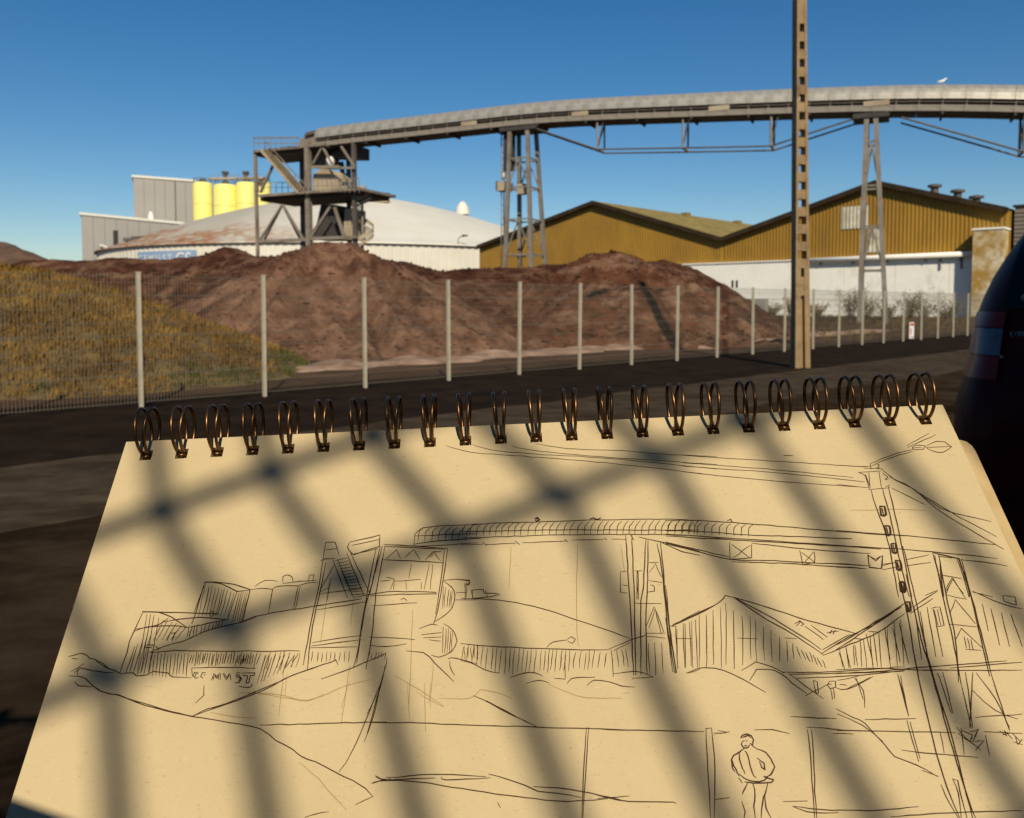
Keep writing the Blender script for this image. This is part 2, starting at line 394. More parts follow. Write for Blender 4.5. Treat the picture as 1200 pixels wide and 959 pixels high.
# small warning placard low on the fence
sp = FL(15.35 * SP, -.07)
sg = thing('warning_placard', 'small white and red placard tied low on the wire fence', 'sign', sp)
b = MB(); b.box(sp + V((0, 0, .44)), .48, .02, .68, FDIR, FNRM); b.build('board', M['white'], sg)
M['red'] = mat('sign red', (0.50, 0.10, 0.05), .6)
b = MB()
for dz, dx, w, h in ((.68, 0, .40, .12), (.40, -.10, .12, .26), (.16, .03, .32, .05)):
    b.box(sp + FDIR * dx + FNRM * .012 + V((0, 0, dz)), w, .008, h, FDIR, FNRM)
b.build('print', M['red'], sg)

# ------------------------------------------------------------------ concrete pole with openings
PB = G(938, 431.5)
pole = thing('concrete_pole', 'tall brown concrete utility pole with a ladder of square openings', 'pole', PB)
PH = 11.2; PX = V((cos(.1), sin(.1), 0)); PYv = V((-sin(.1), cos(.1), 0))
lx = -0.022                                        # slight lean to the left
def pp(x, y, z): return PB + PX * (x + lx * z) + PYv * y + V((0, 0, z))
def hw(z): return 0.190 - 0.0085 * z
b = MB()
for s in (-1, 1):
    for k in range(14):
        z0, z1 = k * .8, (k + 1) * .8
        x0o, x1o = hw(z0) * s, hw(z1) * s
        fw = .062 if z0 > 1.7 else .128
        x0i, x1i = (hw(z0) - fw) * s, (hw(z1) - fw) * s
        t = .13
        b.hexa([pp(x0i, -t, z0), pp(x0o, -t, z0), pp(x0o, t, z0), pp(x0i, t, z0), pp(x1i, -t, z1), pp(x1o, -t, z1), pp(x1o, t, z1), pp(x1i, t, z1)])
b.build('flange', M['conc'], pole)
b = MB()
b.hexa([pp(-.10, -.02, 0), pp(.10, -.02, 0), pp(.10, .09, 0), pp(-.10, .09, 0), pp(-.10, -.02, 1.75), pp(.10, -.02, 1.75), pp(.10, .09, 1.75), pp(-.10, .09, 1.75)])
b.build('web', M['conc'], pole)
z = 1.75
r0 = random.Random(2)
k = 0
while z < 10.9:
    solid = z > 7.75
    h = .22 if not solid else .5
    if k == 0: h = .45
    b = MB(); w = hw(z) - .055; t = .115
    b.hexa([pp(-w, -t, z), pp(w, -t, z), pp(w, t, z), pp(-w, t, z), pp(-w, -t, z + h), pp(w, -t, z + h), pp(w, t, z + h), pp(-w, t, z + h)])
    b.build('rung', M['conc'], pole)
    z += .41 if not solid else .5
    if k == 0: z += .25
    k += 1
b = MB(); b.tube([pp(-.3, -.1, 10.9), pp(-.6, -.5, 11.4), pp(-1.4, -1.2, 11.6)], .035, 8); b.build('lamp_arm', M['steel'], pole)
b = MB(); b.tube([pp(-1.3, -1.1, 11.6), pp(-1.5, -1.3, 11.6), pp(-1.9, -1.65, 11.55), pp(-2.05, -1.8, 11.52)], .13, 10); b.build('lamp_head', M['greybox'], pole)
b = MB(); b.bar(pp(-.9, 0, 10.7), pp(.9, 0, 10.7), .09, .09); b.build('cross_arm', M['steel'], pole)

# ------------------------------------------------------------------ hangars
HA, HB = W(848, 355, 108), W(1180, 355, 85.5)
HA.z = HB.z = 0
HD = (HB - HA).normalized(); HN = V((-HD.y, HD.x, 0))      # HN points away from the viewer
if HN.y < 0: HN = -HN
def HP(u, v, off=0.0): return onplane(u, v, HA - HN * off, HN)
def hs(p): return (p - HA).dot(HD)
def corr(b, pts_top, zb, s0, s1, pitch, dep, off=0.0):
    # trapezoid ribs between s0..s1, top edge interpolated from pts_top [(s, z)]
    def top(s):
        for (a, za), (c, zc) in zip(pts_top, pts_top[1:]):
            if a - 1e-6 <= s <= c + 1e-6: return za + (zc - za) * (s - a) / (c - a)
        return pts_top[-1][1] if s > pts_top[-1][0] else pts_top[0][1]
    n = int((s1 - s0) / pitch); ss = []
    for k in range(n):
        a = s0 + k * pitch
        ss += [(a, 0), (a + pitch * .38, 0), (a + pitch * .5, dep), (a + pitch * .88, dep)]
    ss.append((s1, 0)); ss += [(p[0], 0) for p in pts_top if s0 < p[0] < s1]
    ss.sort()
    for (a, da), (c, dc) in zip(ss, ss[1:]):
        if c - a < 1e-5: continue
        A = HA + HD * a - HN * (off + da); C = HA + HD * c - HN * (off + dc)
        b.quad(A + V((0, 0, zb)), C + V((0, 0, zb)), C + V((0, 0, top(c))), A + V((0, 0, top(a))))
def gable(name, label, pts, WALLZ, depth, group=None, smid=None):
    (s0, z0), (sp_, zp), (s1, z1) = pts
    o = thing(name, label, 'hangar', HA + HD * (s0 + s1) / 2, group)
    b = MB(); corr(b, pts, WALLZ, s0, s1, .42, .07); b.build('gable_cladding', M['ochre'], o)
    b = MB()
    for s, z in ((s0, z0), (s1, z1)):
        b.quad(HA + HD * s, HA + HD * s + HN * depth, HA + HD * s + HN * depth + V((0, 0, z)), HA + HD * s + V((0, 0, z)))
    b.quad(*[HA + HD * s + HN * depth + V((0, 0, zz)) for s, zz in ((s0, 0), (s1, 0), (s1, z1), (sp_, zp), (s0, z0))])
    b.build('side_wall', M['ochre'], o)
    for (a, za), (c, zc) in (((s0, z0), (sp_, zp)), ((sp_, zp), (s1, z1))):
        b = MB(); sl = (zc - za) / (c - a)
        a2, za2, c2, zc2 = a, za, c, zc
        n = int(abs(c - a) * 0 + depth / 1.1)
        oh = 0.75
        up = V((0, 0, .16))
        P = HA + HD * a2 - HN * oh + V((0, 0, za2)) + up; Q = HA + HD * c2 - HN * oh + V((0, 0, zc2)) + up
        L = (depth + oh)
        for k in range(n):                   # ribbed roof sheets running down the slope
            f0, f1, f2 = k * L / n, (k + .55) * L / n, (k + 1) * L / n
            h = V((0, 0, .10))
            b.quad(P + HN * f0 + h, Q + HN * f0 + h, Q + HN * f1 + h, P + HN * f1 + h)
            b.quad(P + HN * f1 + h, Q + HN * f1 + h, Q + HN * (f1 + .08), P + HN * (f1 + .08))
            b.quad(P + HN * (f1 + .08), Q + HN * (f1 + .08), Q + HN * (f2 - .08), P + HN * (f2 - .08))
            b.quad(P + HN * (f2 - .08), Q + HN * (f2 - .08), Q + HN * f2 + h, P + HN * f2 + h)
        b.build('roof', M['mossroof'], o)
        b = MB(); dn = V((0, 0, -.46))
        b.extrude([P - HN * .06 + V((0, 0, .14)), Q - HN * .06 + V((0, 0, .14)), Q - HN * .06 + dn, P - HN * .06 + dn], HN * .12)
        b.quad(P + dn * .5, Q + dn * .5, Q + dn * .5 + HN * (oh - .02), P + dn * .5 + HN * (oh - .02))
        b.build('fascia', M['fascia'], o)
    return o
def hz(u, v): p = HP(u, v); return hs(p), p.z
gl = [hz(562, 290), hz(698, 238), hz(848, 281)]
gr = [hz(848.3, 281), hz(1028, 215), hz(1183, 247)]
WZ = 6.75
hl = gable('ochre_hangar', 'ochre corrugated hangar with a mossy roof, beside the white domed tank', gl, 0.2, 62)
hr = gable('ochre_hangar', 'ochre corrugated hangar with roof vents and pale panels above a white wall', gr, WZ - .4, 62)
b = MB(); corr(b, [(hz(986, 242)[0], HP(1002, 242).z), (hz(1018, 242)[0], HP(1002, 242).z)], HP(1002, 268).z, hz(986, 255)[0], hz(1018, 255)[0], .42, .07, .10); b.build('skylight_panel', M['translucent'], hr)
b = MB(); corr(b, [(hz(1017, 268)[0], HP(1022, 267).z), (hz(1033, 268)[0], HP(1022, 267).z)], HP(1022, 296).z, hz(1017, 280)[0], hz(1033, 280)[0], .42, .07, .10); b.build('skylight_panel', M['translucent'], hr)
for u, v0, v1 in ((1095, 216, 229), (1122, 222, 233), (1144, 229, 236)):
    c = HP(u, v1 + 2, -4.0); top = HP(u, v0, -4.0).z
    b = MB(); b.lathe((c.x, c.y, 0), [(.01, c.z - 1.5), (.42, c.z - 1.5), (.42, top - .35), (.75, top - .35), (.75, top - .1), (.3, top), (.01, top)], 14)
    b.build('roof_vent', M['steeldk'], hr)
for u, fd in ((803, 22), (868, 40)):                       # little vents on the mossy slope
    fs = gl[1][0] + 2.2; c = HA + HD * fs + HN * fd; c.z = gl[1][1] - 2.2 * (gl[1][1] - gl[2][1]) / (gl[2][0] - gl[1][0])
    b = MB(); b.box(V((c.x, c.y, c.z + .3)), 1.2, 1.2, 1.0, HD, HN); b.build('roof_vent', M['mossroof'], hl)
# white wall in front of the gables
s0, s1 = hz(790, 340)[0], hz(1150, 340)[0]
wall = thing('white_wall', 'long whitewashed wall with pilasters under the ochre hangar gable', 'wall', HA + HD * (s0 + s1) / 2)
b = MB(); q = HA - HN * .32
cuts = [s0] + [hz(u, 340)[0] for u in (843, 892, 925, 990, 1050, 1113)] + [s1]
for a, c in zip(cuts, cuts[1:]):
    b = MB(); mid = (a + c) / 2
    b.box(HA - HN * .3 + HD * mid + V((0, 0, WZ / 2)), (c - a) - .10, .5, WZ, HD, HN)
    b.build('wall_panel', M['whitewall'], wall)
for a in cuts[1:-1]:
    b = MB(); b.box(HA - HN * .26 + HD * a + V((0, 0, WZ / 2 - .1)), .4, .46, WZ - .2, HD, HN); b.build('joint', M['whitewall'], wall)
b = MB(); b.box(HA - HN * .35 + HD * (s0 + s1) / 2 + V((0, 0, WZ + .08)), s1 - s0, .7, .15, HD, HN); b.build('coping', M['whitewall'], wall)
for u in (858.5, 863.5):
    c = HP(u, 333, .56); b = MB(); b.box(c, .28, .06, .95, HD, HN); b.build('slot_window', M['dark'], wall)
c0, c1 = HP(936, 305, .95), HP(1143, 299, .95)
b = MB(); b.tube([V((c0.x, c0.y, WZ - .05)), V((c1.x, c1.y, WZ + .05))], .30, 12)
gp = b.build('drain_pipe', M['whitewall'], wall, smooth=True)
for u in (962, 1000, 1040, 1085, 1126):
    c = HP(u, 303, .62); b = MB(); b.box(V((c.x, c.y, WZ - .45)), .18, .6, .3, HD, HN); b.build('bracket', M['steel'], wall)
for u in (1102, 1127):
    c = HP(u, 305, .62); b = MB(); b.tube([V((c.x, c.y, WZ - .2)), V((c.x, c.y, WZ - 1.5))], .12, 8); b.build('spout', M['steel'], wall)
# white stained block at the end of the wall
e0, e1 = hz(1146, 300)[0], hz(1181, 300)[0]
bz = HP(1160, 271).z
blk = thing('stair_block', 'white stained square block rising at the end of the white wall', 'building', HA + HD * (e0 + e1) / 2 - HN * .9)
b = MB(); b.box(HA + HD * (e0 + e1) / 2 - HN * .9 + V((0, 0, bz / 2)), e1 - e0, 2.6, bz, HD, HN); b.build('wall', M['stain'], blk)
b = MB(); b.box(HA + HD * (e0 + e1) / 2 - HN * .9 + V((0, 0, bz + .1)), e1 - e0 + .2, 2.8, .2, HD, HN); b.build('coping', M['whitewall'], blk)
# grey louvred building beyond it
g0 = HA + HD * (gr[2][0] + .35) + HN * .8
gb = thing('louvred_building', 'dark grey building clad in horizontal boards at the end of the hangar', 'building', g0 + HD * 6)
gz = HP(1190, 243, -.8).z
b = MB(); b.box(g0 + HD * 6 + HN * 5 + V((0, 0, gz / 2)), 12, 10, gz, HD, HN); b.build('wall', M['louvre'], gb)
k = 0
while k * .42 < gz - .3:
    b = MB(); b.box(g0 + HD * 6 - HN * .04 + V((0, 0, .25 + k * .42)), 12.04, .1, .3, HD, HN); b.build('board', M['louvre'], gb); k += 1
b = MB(); b.box(g0 + HD * 6 + HN * 5 + V((0, 0, gz + .12)), 12.4, 10.4, .2, HD, HN); b.build('coping', M['fascia'], gb)
# low grey concrete blocks by the heap
q = W(876, 372, 86); q.z = 0
cb = thing('concrete_barrier', 'low grey concrete barrier before the white wall, beside the brown heap', 'barrier', q)
for k in range(3):
    b = MB(); b.box(q + HD * (k - 1) * 1.45 + V((0, 0, 1.0)), 1.4, .8, 2.0, HD, HN); b.build('block', M['greybox'], cb)

# ------------------------------------------------------------------ conveyor bridge
K = 0.72                                            # the works' conveyor is a light one: about 2.7 m deep
CA, CB = W(420, 355, 114 * K), W(1190, 355, 81 * K)
CA.z = CB.z = 0
AD = (CB - CA).normalized(); AC = V((-AD.y, AD.x, 0))
if AC.y < 0: AC = -AC
def CP(u, v, off=0.0): return onplane(u, v, CA + AC * (off * K), AC)
BOT = [(350, 182), (375, 179), (420, 173.5), (470, 168.5), (520, 163.5), (570, 158), (607, 154.5), (640, 151), (700, 148), (780, 145.6), (860, 143), (920, 141.3), (1010, 139), (1100, 138.5), (1150, 139.5), (1200, 141), (1260, 143)]
prof = []
for u, v in BOT:
    p = CP(u, v, 1.7); prof.append(((p - CA).dot(AD), p.z))
def cz(s):
    for (a, za), (c, zc) in zip(prof, prof[1:]):
        if s <= c or c == prof[-1][0]:
            f = (s - a) / (c - a); return za + (zc - za) * f
def czs(s): return sum(cz(s + d) for d in (-3, -1.5, 0, 1.5, 3)) / 5
sA, sB = (CP(378, 170) - CA).dot(AD), prof[-1][0]
base = CA + AD * (CP(607, 200) - CA).dot(AD)
cv = thing('conveyor_bridge', 'long grey covered conveyor bridge with a rounded roof crossing high overhead', 'conveyor', base)
SEG = 2.1
nseg = int((sB - sA) / (SEG * K))
I3 = V(base)
b = MB(); hw_ = 1.7; n = 10                         # one cover segment, local x = along
ring = [(-hw_ - .05, 1.28)] + [(-hw_ * cos(pi * k / n), 1.45 + 1.55 * sin(pi * k / n)) for k in range(n + 1)] + [(hw_ + .05, 1.28)]
for (y0, z0), (y1, z1) in zip(ring, ring[1:]):
    b.quad(V((0, y0, z0)), V((SEG - .03, y0, z0)), V((SEG - .03, y1, z1)), V((0, y1, z1)))
    e = 1.03
    b.quad(V((-.05, y0 * e, z0 + .03)), V((.09, y0 * e, z0 + .03)), V((.09, y1 * e, z1 + .03)), V((-.05, y1 * e, z1 + .03)))
P_cover = b
b = MB()                                             # deck, side beams and gap posts
b.box((SEG / 2, 0, .55), SEG - .01, 3.3, .14)
for s in (-1, 1):
    b.box((SEG / 2, s * 1.72, .36), SEG - .01, .12, .62)
P_deck = b
b = MB()
for s in (-1, 1):
    b.box((.1, s * 1.6, .98), .09, .09, .66)
b.box((SEG / 2, -1.66, 1.0), SEG, .05, .06)
P_posts = b
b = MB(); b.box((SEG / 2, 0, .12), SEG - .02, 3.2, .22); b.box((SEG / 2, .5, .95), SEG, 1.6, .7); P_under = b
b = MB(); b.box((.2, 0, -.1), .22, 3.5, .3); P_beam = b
class D: pass
def proto(mb, name, m):
    me = bpy.data.meshes.new(name); me.from_pydata([tuple(p) for p in mb.v], [], mb.f); me.update(); me.materials.append(m)
    d = D(); d.data = me; return d
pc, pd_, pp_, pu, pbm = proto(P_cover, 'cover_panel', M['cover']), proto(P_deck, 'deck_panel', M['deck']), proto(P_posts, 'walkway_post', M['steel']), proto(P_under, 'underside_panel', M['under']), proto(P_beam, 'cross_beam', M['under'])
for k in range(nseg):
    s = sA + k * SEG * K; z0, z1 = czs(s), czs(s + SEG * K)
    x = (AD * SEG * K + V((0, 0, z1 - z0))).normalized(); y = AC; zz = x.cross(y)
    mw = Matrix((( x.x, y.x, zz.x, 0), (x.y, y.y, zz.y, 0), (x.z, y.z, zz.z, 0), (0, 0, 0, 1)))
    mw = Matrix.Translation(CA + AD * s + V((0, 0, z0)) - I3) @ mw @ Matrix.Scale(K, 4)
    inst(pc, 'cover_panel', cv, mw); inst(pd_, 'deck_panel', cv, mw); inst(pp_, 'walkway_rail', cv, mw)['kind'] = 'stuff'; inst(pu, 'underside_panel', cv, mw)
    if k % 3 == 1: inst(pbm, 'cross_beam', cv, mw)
# pale patches of boarding in the walkway gap
for u0, u1 in ((676, 695), (834, 858), (1012, 1042), (548, 566)):
    a, c = (CP(u0, 140) - CA).dot(AD), (CP(u1, 140) - CA).dot(AD)
    b = MB(); b.box(CA + AD * (a + c) / 2 - AC * 1.80 * K + V((0, 0, czs((a + c) / 2) + .86 * K)), c - a, .05, .55 * K, AD, AC); b.build('gap_board', M['beige'], cv)
# under-slung tie rods and posts
def CPo(u, v, off): return CP(u, v) + AC * (off * K)
def zb(u): s = (CP(u, 150) - CA).dot(AD); return czs(s)
def rodset(path, posts):
    for off in (-1.4, 1.4):
        pts = [CPo(u, v, off) for u, v in path]
        b = MB(); b.tube(pts, .10 * K, 6); b.build('tie_rod', M['steeldk'], cv)
    for u, v in posts:
        c = CP(u, v); t = zb(u)
        A0, A1 = c - AC * 1.4 * K, c + AC * 1.4 * K
        T0, T1 = V((A0.x, A0.y, t + .1)), V((A1.x, A1.y, t + .1))
        b = MB(); b.bar(A0, T0, .14, .14); b.build('truss_post', M['steel'], cv)
        b = MB(); b.bar(A1, T1, .14, .14); b.build('truss_post', M['steel'], cv)
        b = MB(); b.bar(A0, T1, .10, .10); b.build('truss_brace', M['steeldk'], cv)
        b = MB(); b.bar(A0, A1, .12, .12); b.build('truss_foot', M['steeldk'], cv)
        b = MB(); b.bar(A0 + AD * .0, V((T0.x, T0.y, T0.z)) + AD * .6, .07, .07); b.build('truss_brace', M['steeldk'], cv)
rodset([(632, 153), (704, 177.5), (803, 176), (905, 174), (1000, 143)], [(704, 177.5), (803, 176), (905, 174)])
rodset([(1056, 141), (1197, 181), (1255, 183)], [(1197, 180)])
# supports
def support(u_top, u_bl, u_br, tl, tr, vt, foot, spread_off, levels, label, box=False):
    tw = thing('conveyor_trestle', label, 'trestle', V((0, 0, 0)))
    c = CP((u_bl + u_br) / 2, 355); c.z = 0
    tw.location = c; tw['_o'] = tuple(c)
    legs = {}
    for off, so in ((-1.35, -spread_off), (1.35, spread_off)):
        for side, (ut, ub) in enumerate(((tl, u_bl), (tr, u_br))):
            T = CP(ut, vt); T = V((T.x, T.y, zb(ut) - .02)) + AC * off * K
            B = CP(ub, 355); B = V((B.x, B.y, 0)) + AC * so * K
            b = MB(); b.bar(B, T, .34, .30, AD); b.build('leg', M['steel'], tw); legs[(off > 0, side)] = (B, T)
    def at(key, z):
        B, T = legs[key]; f = (z - B.z) / (T.z - B.z); return B + (T - B) * f
    levels = [q_ * K for q_ in levels]
    for i, z in enumerate(levels):
        for o in (False, True):
            b = MB(); b.bar(at((o, 0), z), at((o, 1), z), .12, .13); b.build('cross_bar', M['steel'], tw)
        for s in (0, 1):
            b = MB(); b.bar(at((False, s), z), at((True, s), z), .12, .13); b.build('cross_bar', M['steel'], tw)
        if i % 2 == 0:
            z2 = levels[i + 1] if i + 1 < len(levels) else 0.0
            for o in (False, True):
                m = (at((o, 0), z) + at((o, 1), z)) / 2
                for s in (0, 1):
                    b = MB(); b.bar(m, at((o, s), max(z2, .4)), .10, .10); b.build('brace', M['steel'], tw)
    # cap beam under the deck
    a, d = at((False, 0), zb(tl) - .2), at((True, 1), zb(tr) - .2)
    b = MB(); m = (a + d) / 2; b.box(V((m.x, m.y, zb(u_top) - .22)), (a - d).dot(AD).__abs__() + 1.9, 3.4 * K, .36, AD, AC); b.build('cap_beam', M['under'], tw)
    return tw
support(1021, 1008, 1039, 1016, 1026, 141, 0, 1.6, [19.0, 14.4, 10.2, 5.6], 'tall splayed steel trestle standing before the white wall', False)
t2 = support(612, 600, 634, 603, 623, 156, 0, 2.6, [20.2, 16.6, 12.6, 8.2], 'tall splayed steel trestle with a ladder cage between the heap and the tank', True)
# lift shaft, ladder and boxes on the left trestle
c0 = CP(597, 156); top = zb(597)
b = MB(); zz0 = CP(597, 200).z; b.box(V((c0.x, c0.y, (top + zz0) / 2)), .68, 1.15, top - zz0, AD, AC); b.build('chute', M['under'], t2)
for du in (-9.5, -6.5):
    q = CP(597 + du, 160); b = MB(); b.bar(V((q.x, q.y, 0)), V((q.x, q.y, top)), .10, .10); b.build('ladder_rail', M['steel'], t2)
z = 1.0
qa, qb = CP(587.5, 160), CP(590.5, 160)
while z < top - .5:
    b = MB(); b.bar(V((qa.x, qa.y, z)), V((qb.x, qb.y, z)), .05, .05); b.build('ladder_rung', M['steel'], t2); z += .6
q = CP(592, 219); b = MB(); b.box(q, 1.05, 1.15, .82, AD, AC); b.build('landing_cabin', M['beige'], t2)
q = CP(585.5, 219); b = MB(); b.box(q - AC * .02, .26, 1.1, .86, AD, AC); b.build('landing_door', M['steeldk'], t2)
q = CP(593, 200); b = MB(); b.lathe(q - V((0, 0, .65)), [(.01, 0), (.36, 0), (.36, .65), (.25, 1.0), (.01, 1.15)], 12); b.build('hood', M['white'], t2)
q = CP(612, 222); b = MB(); b.box(q, .65, .86, .94, AD, AC); b.build('junction_box', M['beige'], t2)

# ------------------------------------------------------------------ transfer tower
tb = CP(360, 355); tb.z = 0
tt = thing('transfer_tower', 'open steel transfer tower with stair, platforms and hopper at the conveyor end', 'tower', tb)
def beam(u0, v0, u1, v1, w, name='beam', off0=0.0, off1=None, m='tower', h=None):
    off1 = off0 if off1 is None else off1
    b = MB(); b.bar(CP(u0, v0, off0), CP(u1, v1, off1), w * K, (h or w) * K, AD); return b.build(name, M[m], tt)
def leg(u0, v0, u1, w, off, m='tower'):
    T = CP(u0, v0, off); Bt = CP(u1, 300, off); Bt = V((Bt.x, Bt.y, 0))
    b = MB(); b.bar(Bt, T, w * K, w * K, AD); b.build('leg', M[m], tt)
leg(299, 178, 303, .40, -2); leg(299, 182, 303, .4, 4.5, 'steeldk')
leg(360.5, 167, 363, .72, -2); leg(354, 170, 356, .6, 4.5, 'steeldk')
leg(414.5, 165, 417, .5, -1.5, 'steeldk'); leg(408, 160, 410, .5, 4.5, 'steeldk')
def plate(u0, u1, v, th, o0, o1, name, m='tower'):
    a, c = CP(u0, v, o0), CP(u1, v, o0); mid = (a + c) / 2
    b = MB(); b.box(V((mid.x, mid.y, a.z)) + AC * K * (o1 - o0) / 2, (c - a).length, (o1 - o0) * K, th * K, AD, AC); return b.build(name, M[m], tt)
plate(297, 380, 177.5, .35, -2.4, 5.2, 'platform', 'tower')
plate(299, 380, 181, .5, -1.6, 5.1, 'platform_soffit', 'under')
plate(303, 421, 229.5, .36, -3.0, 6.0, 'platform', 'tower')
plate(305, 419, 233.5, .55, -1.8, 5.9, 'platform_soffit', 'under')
plate(303, 362, 283, .42, -2.2, -1.6, 'tie_beam'); plate(362, 417, 280, .42, -2.2, -1.6, 'tie_beam')
def handrail(u0, v0, u1, v1, hh, off, n):
    b = MB(); A, B = CP(u0, v0, off), CP(u1, v1, off); up = V((0, 0, hh * K))
    b.bar(A + up, B + up, .07, .07); b.bar(A + up * .5, B + up * .5, .05, .05)
    for k in range(n + 1):
        q = A + (B - A) * k / n; b.bar(q, q + up, .06, .06)
    b.build('handrail', M['tower'], tt)
handrail(297, 174.5, 350, 174.5, 1.6, -2.9, 8); handrail(297, 174.5, 350, 174.5, 1.6, 5.0, 8)
handrail(303, 225.5, 352, 225.5, 1.5, 5.8, 7); handrail(357, 226, 421, 226, 1.9, -3.3, 12)
# stair
for off, du in ((-2.9, 0), (-1.9, 9)):
    beam(306 + du, 176, 350 + du, 227, .22, 'stair_stringer', off, off, 'beige', .62)
for k in range(22):
    f = (k + .5) / 22; q = CP(310.5 + 44 * f, 176 + 51 * f, -2.4)
    b = MB(); b.box(q, .83, .74, .08, AD, AC); b.build('stair_tread', M['beige'], tt)
b = MB(); A, B = CP(311, 166, -2.95), CP(360, 219, -2.95); b.bar(A, B, .08, .08)
for k in range(8):
    q = A + (B - A) * k / 7; b.bar(q, q - V((0, 0, .86)), .05, .05)
b.build('stair_rail', M['tower'], tt)
# braces
for a in ((321, 192, 305, 226, .3), (331, 240, 305, 281, .28), (331, 240, 356, 281, .28), (364, 279, 387, 243, .34), (404, 279, 392, 243, .34), (367, 192, 378, 172, .26), (389, 192, 378, 172, .26), (366, 196, 398, 196, .4), (400, 172, 416, 196, .26), (400, 197, 416, 197, .3)):
    beam(*a, name='brace', off0=-2)
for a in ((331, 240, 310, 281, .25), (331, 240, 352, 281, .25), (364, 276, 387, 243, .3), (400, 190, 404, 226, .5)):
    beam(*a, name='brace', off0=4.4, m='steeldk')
# hopper and chutes
def px_poly(poly, o0, o1, name, m):
    b = MB(); b.extrude([CP(u, v, o0) for u, v in poly], AC * (o1 - o0) * K); return b.build(name, M[m], tt)
px_poly([(367, 226), (367, 205), (376, 197), (386, 199), (396, 209), (397, 226)], -.8, 3.0, 'chute_housing', 'beige')
px_poly([(364, 195), (364, 174), (382, 172), (382, 195)], .5, 3.6, 'drive_housing', 'steeldk')
px_poly([(380, 183), (402, 172), (416, 170), (416, 184), (400, 184)], 0, 3.5, 'conveyor_head', 'under')
px_poly([(399, 226), (399, 213), (407, 213), (407, 226)], 0, 2, 'motor_cabinet', 'greybox')
px_poly([(367, 281), (376, 240), (392, 240), (400, 281)], .2, 3.8, 'hopper', 'under')
px_poly([(402, 281), (404, 245), (414, 245), (414, 281)], 1.0, 4.0, 'side_hopper', 'beige')
c = CP(387, 189, 0); b = MB(); b.lathe(c - V((0, 0, .54)), [(.01, 0), (.4, 0), (.45, .54), (.4, 1.0), (.01, 1.1)], 14); b.build('pulley_drum', M['white'], tt, True)
px_poly([(350, 172), (352, 163), (362, 158), (372, 156), (384, 155), (384, 170)], -.6, 2.4, 'tail_guard', 'tower')
px_poly([(356, 160), (358, 155.5), (372, 152), (373, 155)], -1.0, 2.6, 'guard_hood', 'steeldk')
# spiral stair on the right side
sc = CP(425, 285, 1.0); sc.z = 0
ss = thing('spiral_stair', 'pale spiral stair standing against the right side of the transfer tower', 'stair', sc)
b = MB(); b.tube([sc, sc + V((0, 0, 12.6))], .12, 8); b.build('column', M['tower'], ss)
nst = 62
pts = []
for k in range(nst):
    a = k * .30; z = .3 + k * .191
    d = V((cos(a), sin(a), 0)); s = V((-sin(a), cos(a), 0))
    b = MB(); b.hexa([sc + d * .15 - s * .08 + V((0, 0, z)), sc + d * 1.1 - s * .2 + V((0, 0, z)), sc + d * 1.1 + s * .2 + V((0, 0, z)), sc + d * .15 + s * .08 + V((0, 0, z)),
                      sc + d * .15 - s * .08 + V((0, 0, z + .07)), sc + d * 1.1 - s * .2 + V((0, 0, z + .07)), sc + d * 1.1 + s * .2 + V((0, 0, z + .07)), sc + d * .15 + s * .08 + V((0, 0, z + .07))])
    b.build('tread', M['beige'], ss); pts.append(sc + d * 1.14 + V((0, 0, z + .05)))
b = MB()
for (p, q) in zip(pts, pts[1:]):
    h = V((0, 0, .95)); b.quad(p + h * .55, q + h * .55, q + h, p + h); b.quad(p, q, q + h * .28, p + h * .28)
b.build('guard', M['beige'], ss)

# ------------------------------------------------------------------ domed tank
TC = W(415, 355, 205); TC.z = 0
TR, TRZ, TH = 57.5, 12.6, 15.5
tank = thing('domed_tank', 'huge round storage tank with a low white dome roof and rusty left rim', 'tank', TC)
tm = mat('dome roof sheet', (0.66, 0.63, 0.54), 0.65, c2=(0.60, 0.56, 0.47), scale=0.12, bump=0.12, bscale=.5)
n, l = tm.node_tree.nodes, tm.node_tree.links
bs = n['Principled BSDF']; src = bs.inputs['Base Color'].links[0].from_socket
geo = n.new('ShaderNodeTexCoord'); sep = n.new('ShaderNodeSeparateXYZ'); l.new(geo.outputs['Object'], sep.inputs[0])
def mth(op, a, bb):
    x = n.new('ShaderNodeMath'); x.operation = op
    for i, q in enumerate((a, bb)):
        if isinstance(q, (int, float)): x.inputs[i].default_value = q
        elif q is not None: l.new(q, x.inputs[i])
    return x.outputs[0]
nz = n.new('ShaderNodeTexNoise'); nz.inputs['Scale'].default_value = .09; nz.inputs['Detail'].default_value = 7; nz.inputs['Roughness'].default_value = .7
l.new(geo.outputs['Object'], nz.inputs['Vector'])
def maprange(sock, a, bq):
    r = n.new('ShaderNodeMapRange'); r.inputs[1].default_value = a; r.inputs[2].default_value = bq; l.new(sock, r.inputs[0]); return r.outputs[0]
left = maprange(mth('ADD', sep.outputs['X'], mth('MULTIPLY', nz.outputs[0], 40)), 26, 2)        # greyer toward the left half
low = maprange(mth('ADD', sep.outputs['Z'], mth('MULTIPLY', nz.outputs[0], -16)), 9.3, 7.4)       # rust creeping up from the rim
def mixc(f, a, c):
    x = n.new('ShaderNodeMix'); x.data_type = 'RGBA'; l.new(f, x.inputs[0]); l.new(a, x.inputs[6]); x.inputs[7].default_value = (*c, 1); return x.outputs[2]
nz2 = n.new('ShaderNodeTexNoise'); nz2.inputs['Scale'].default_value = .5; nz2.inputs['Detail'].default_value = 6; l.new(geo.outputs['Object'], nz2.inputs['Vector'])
c1 = mixc(mth('MULTIPLY', left, .75), src, (0.34, 0.30, 0.23))
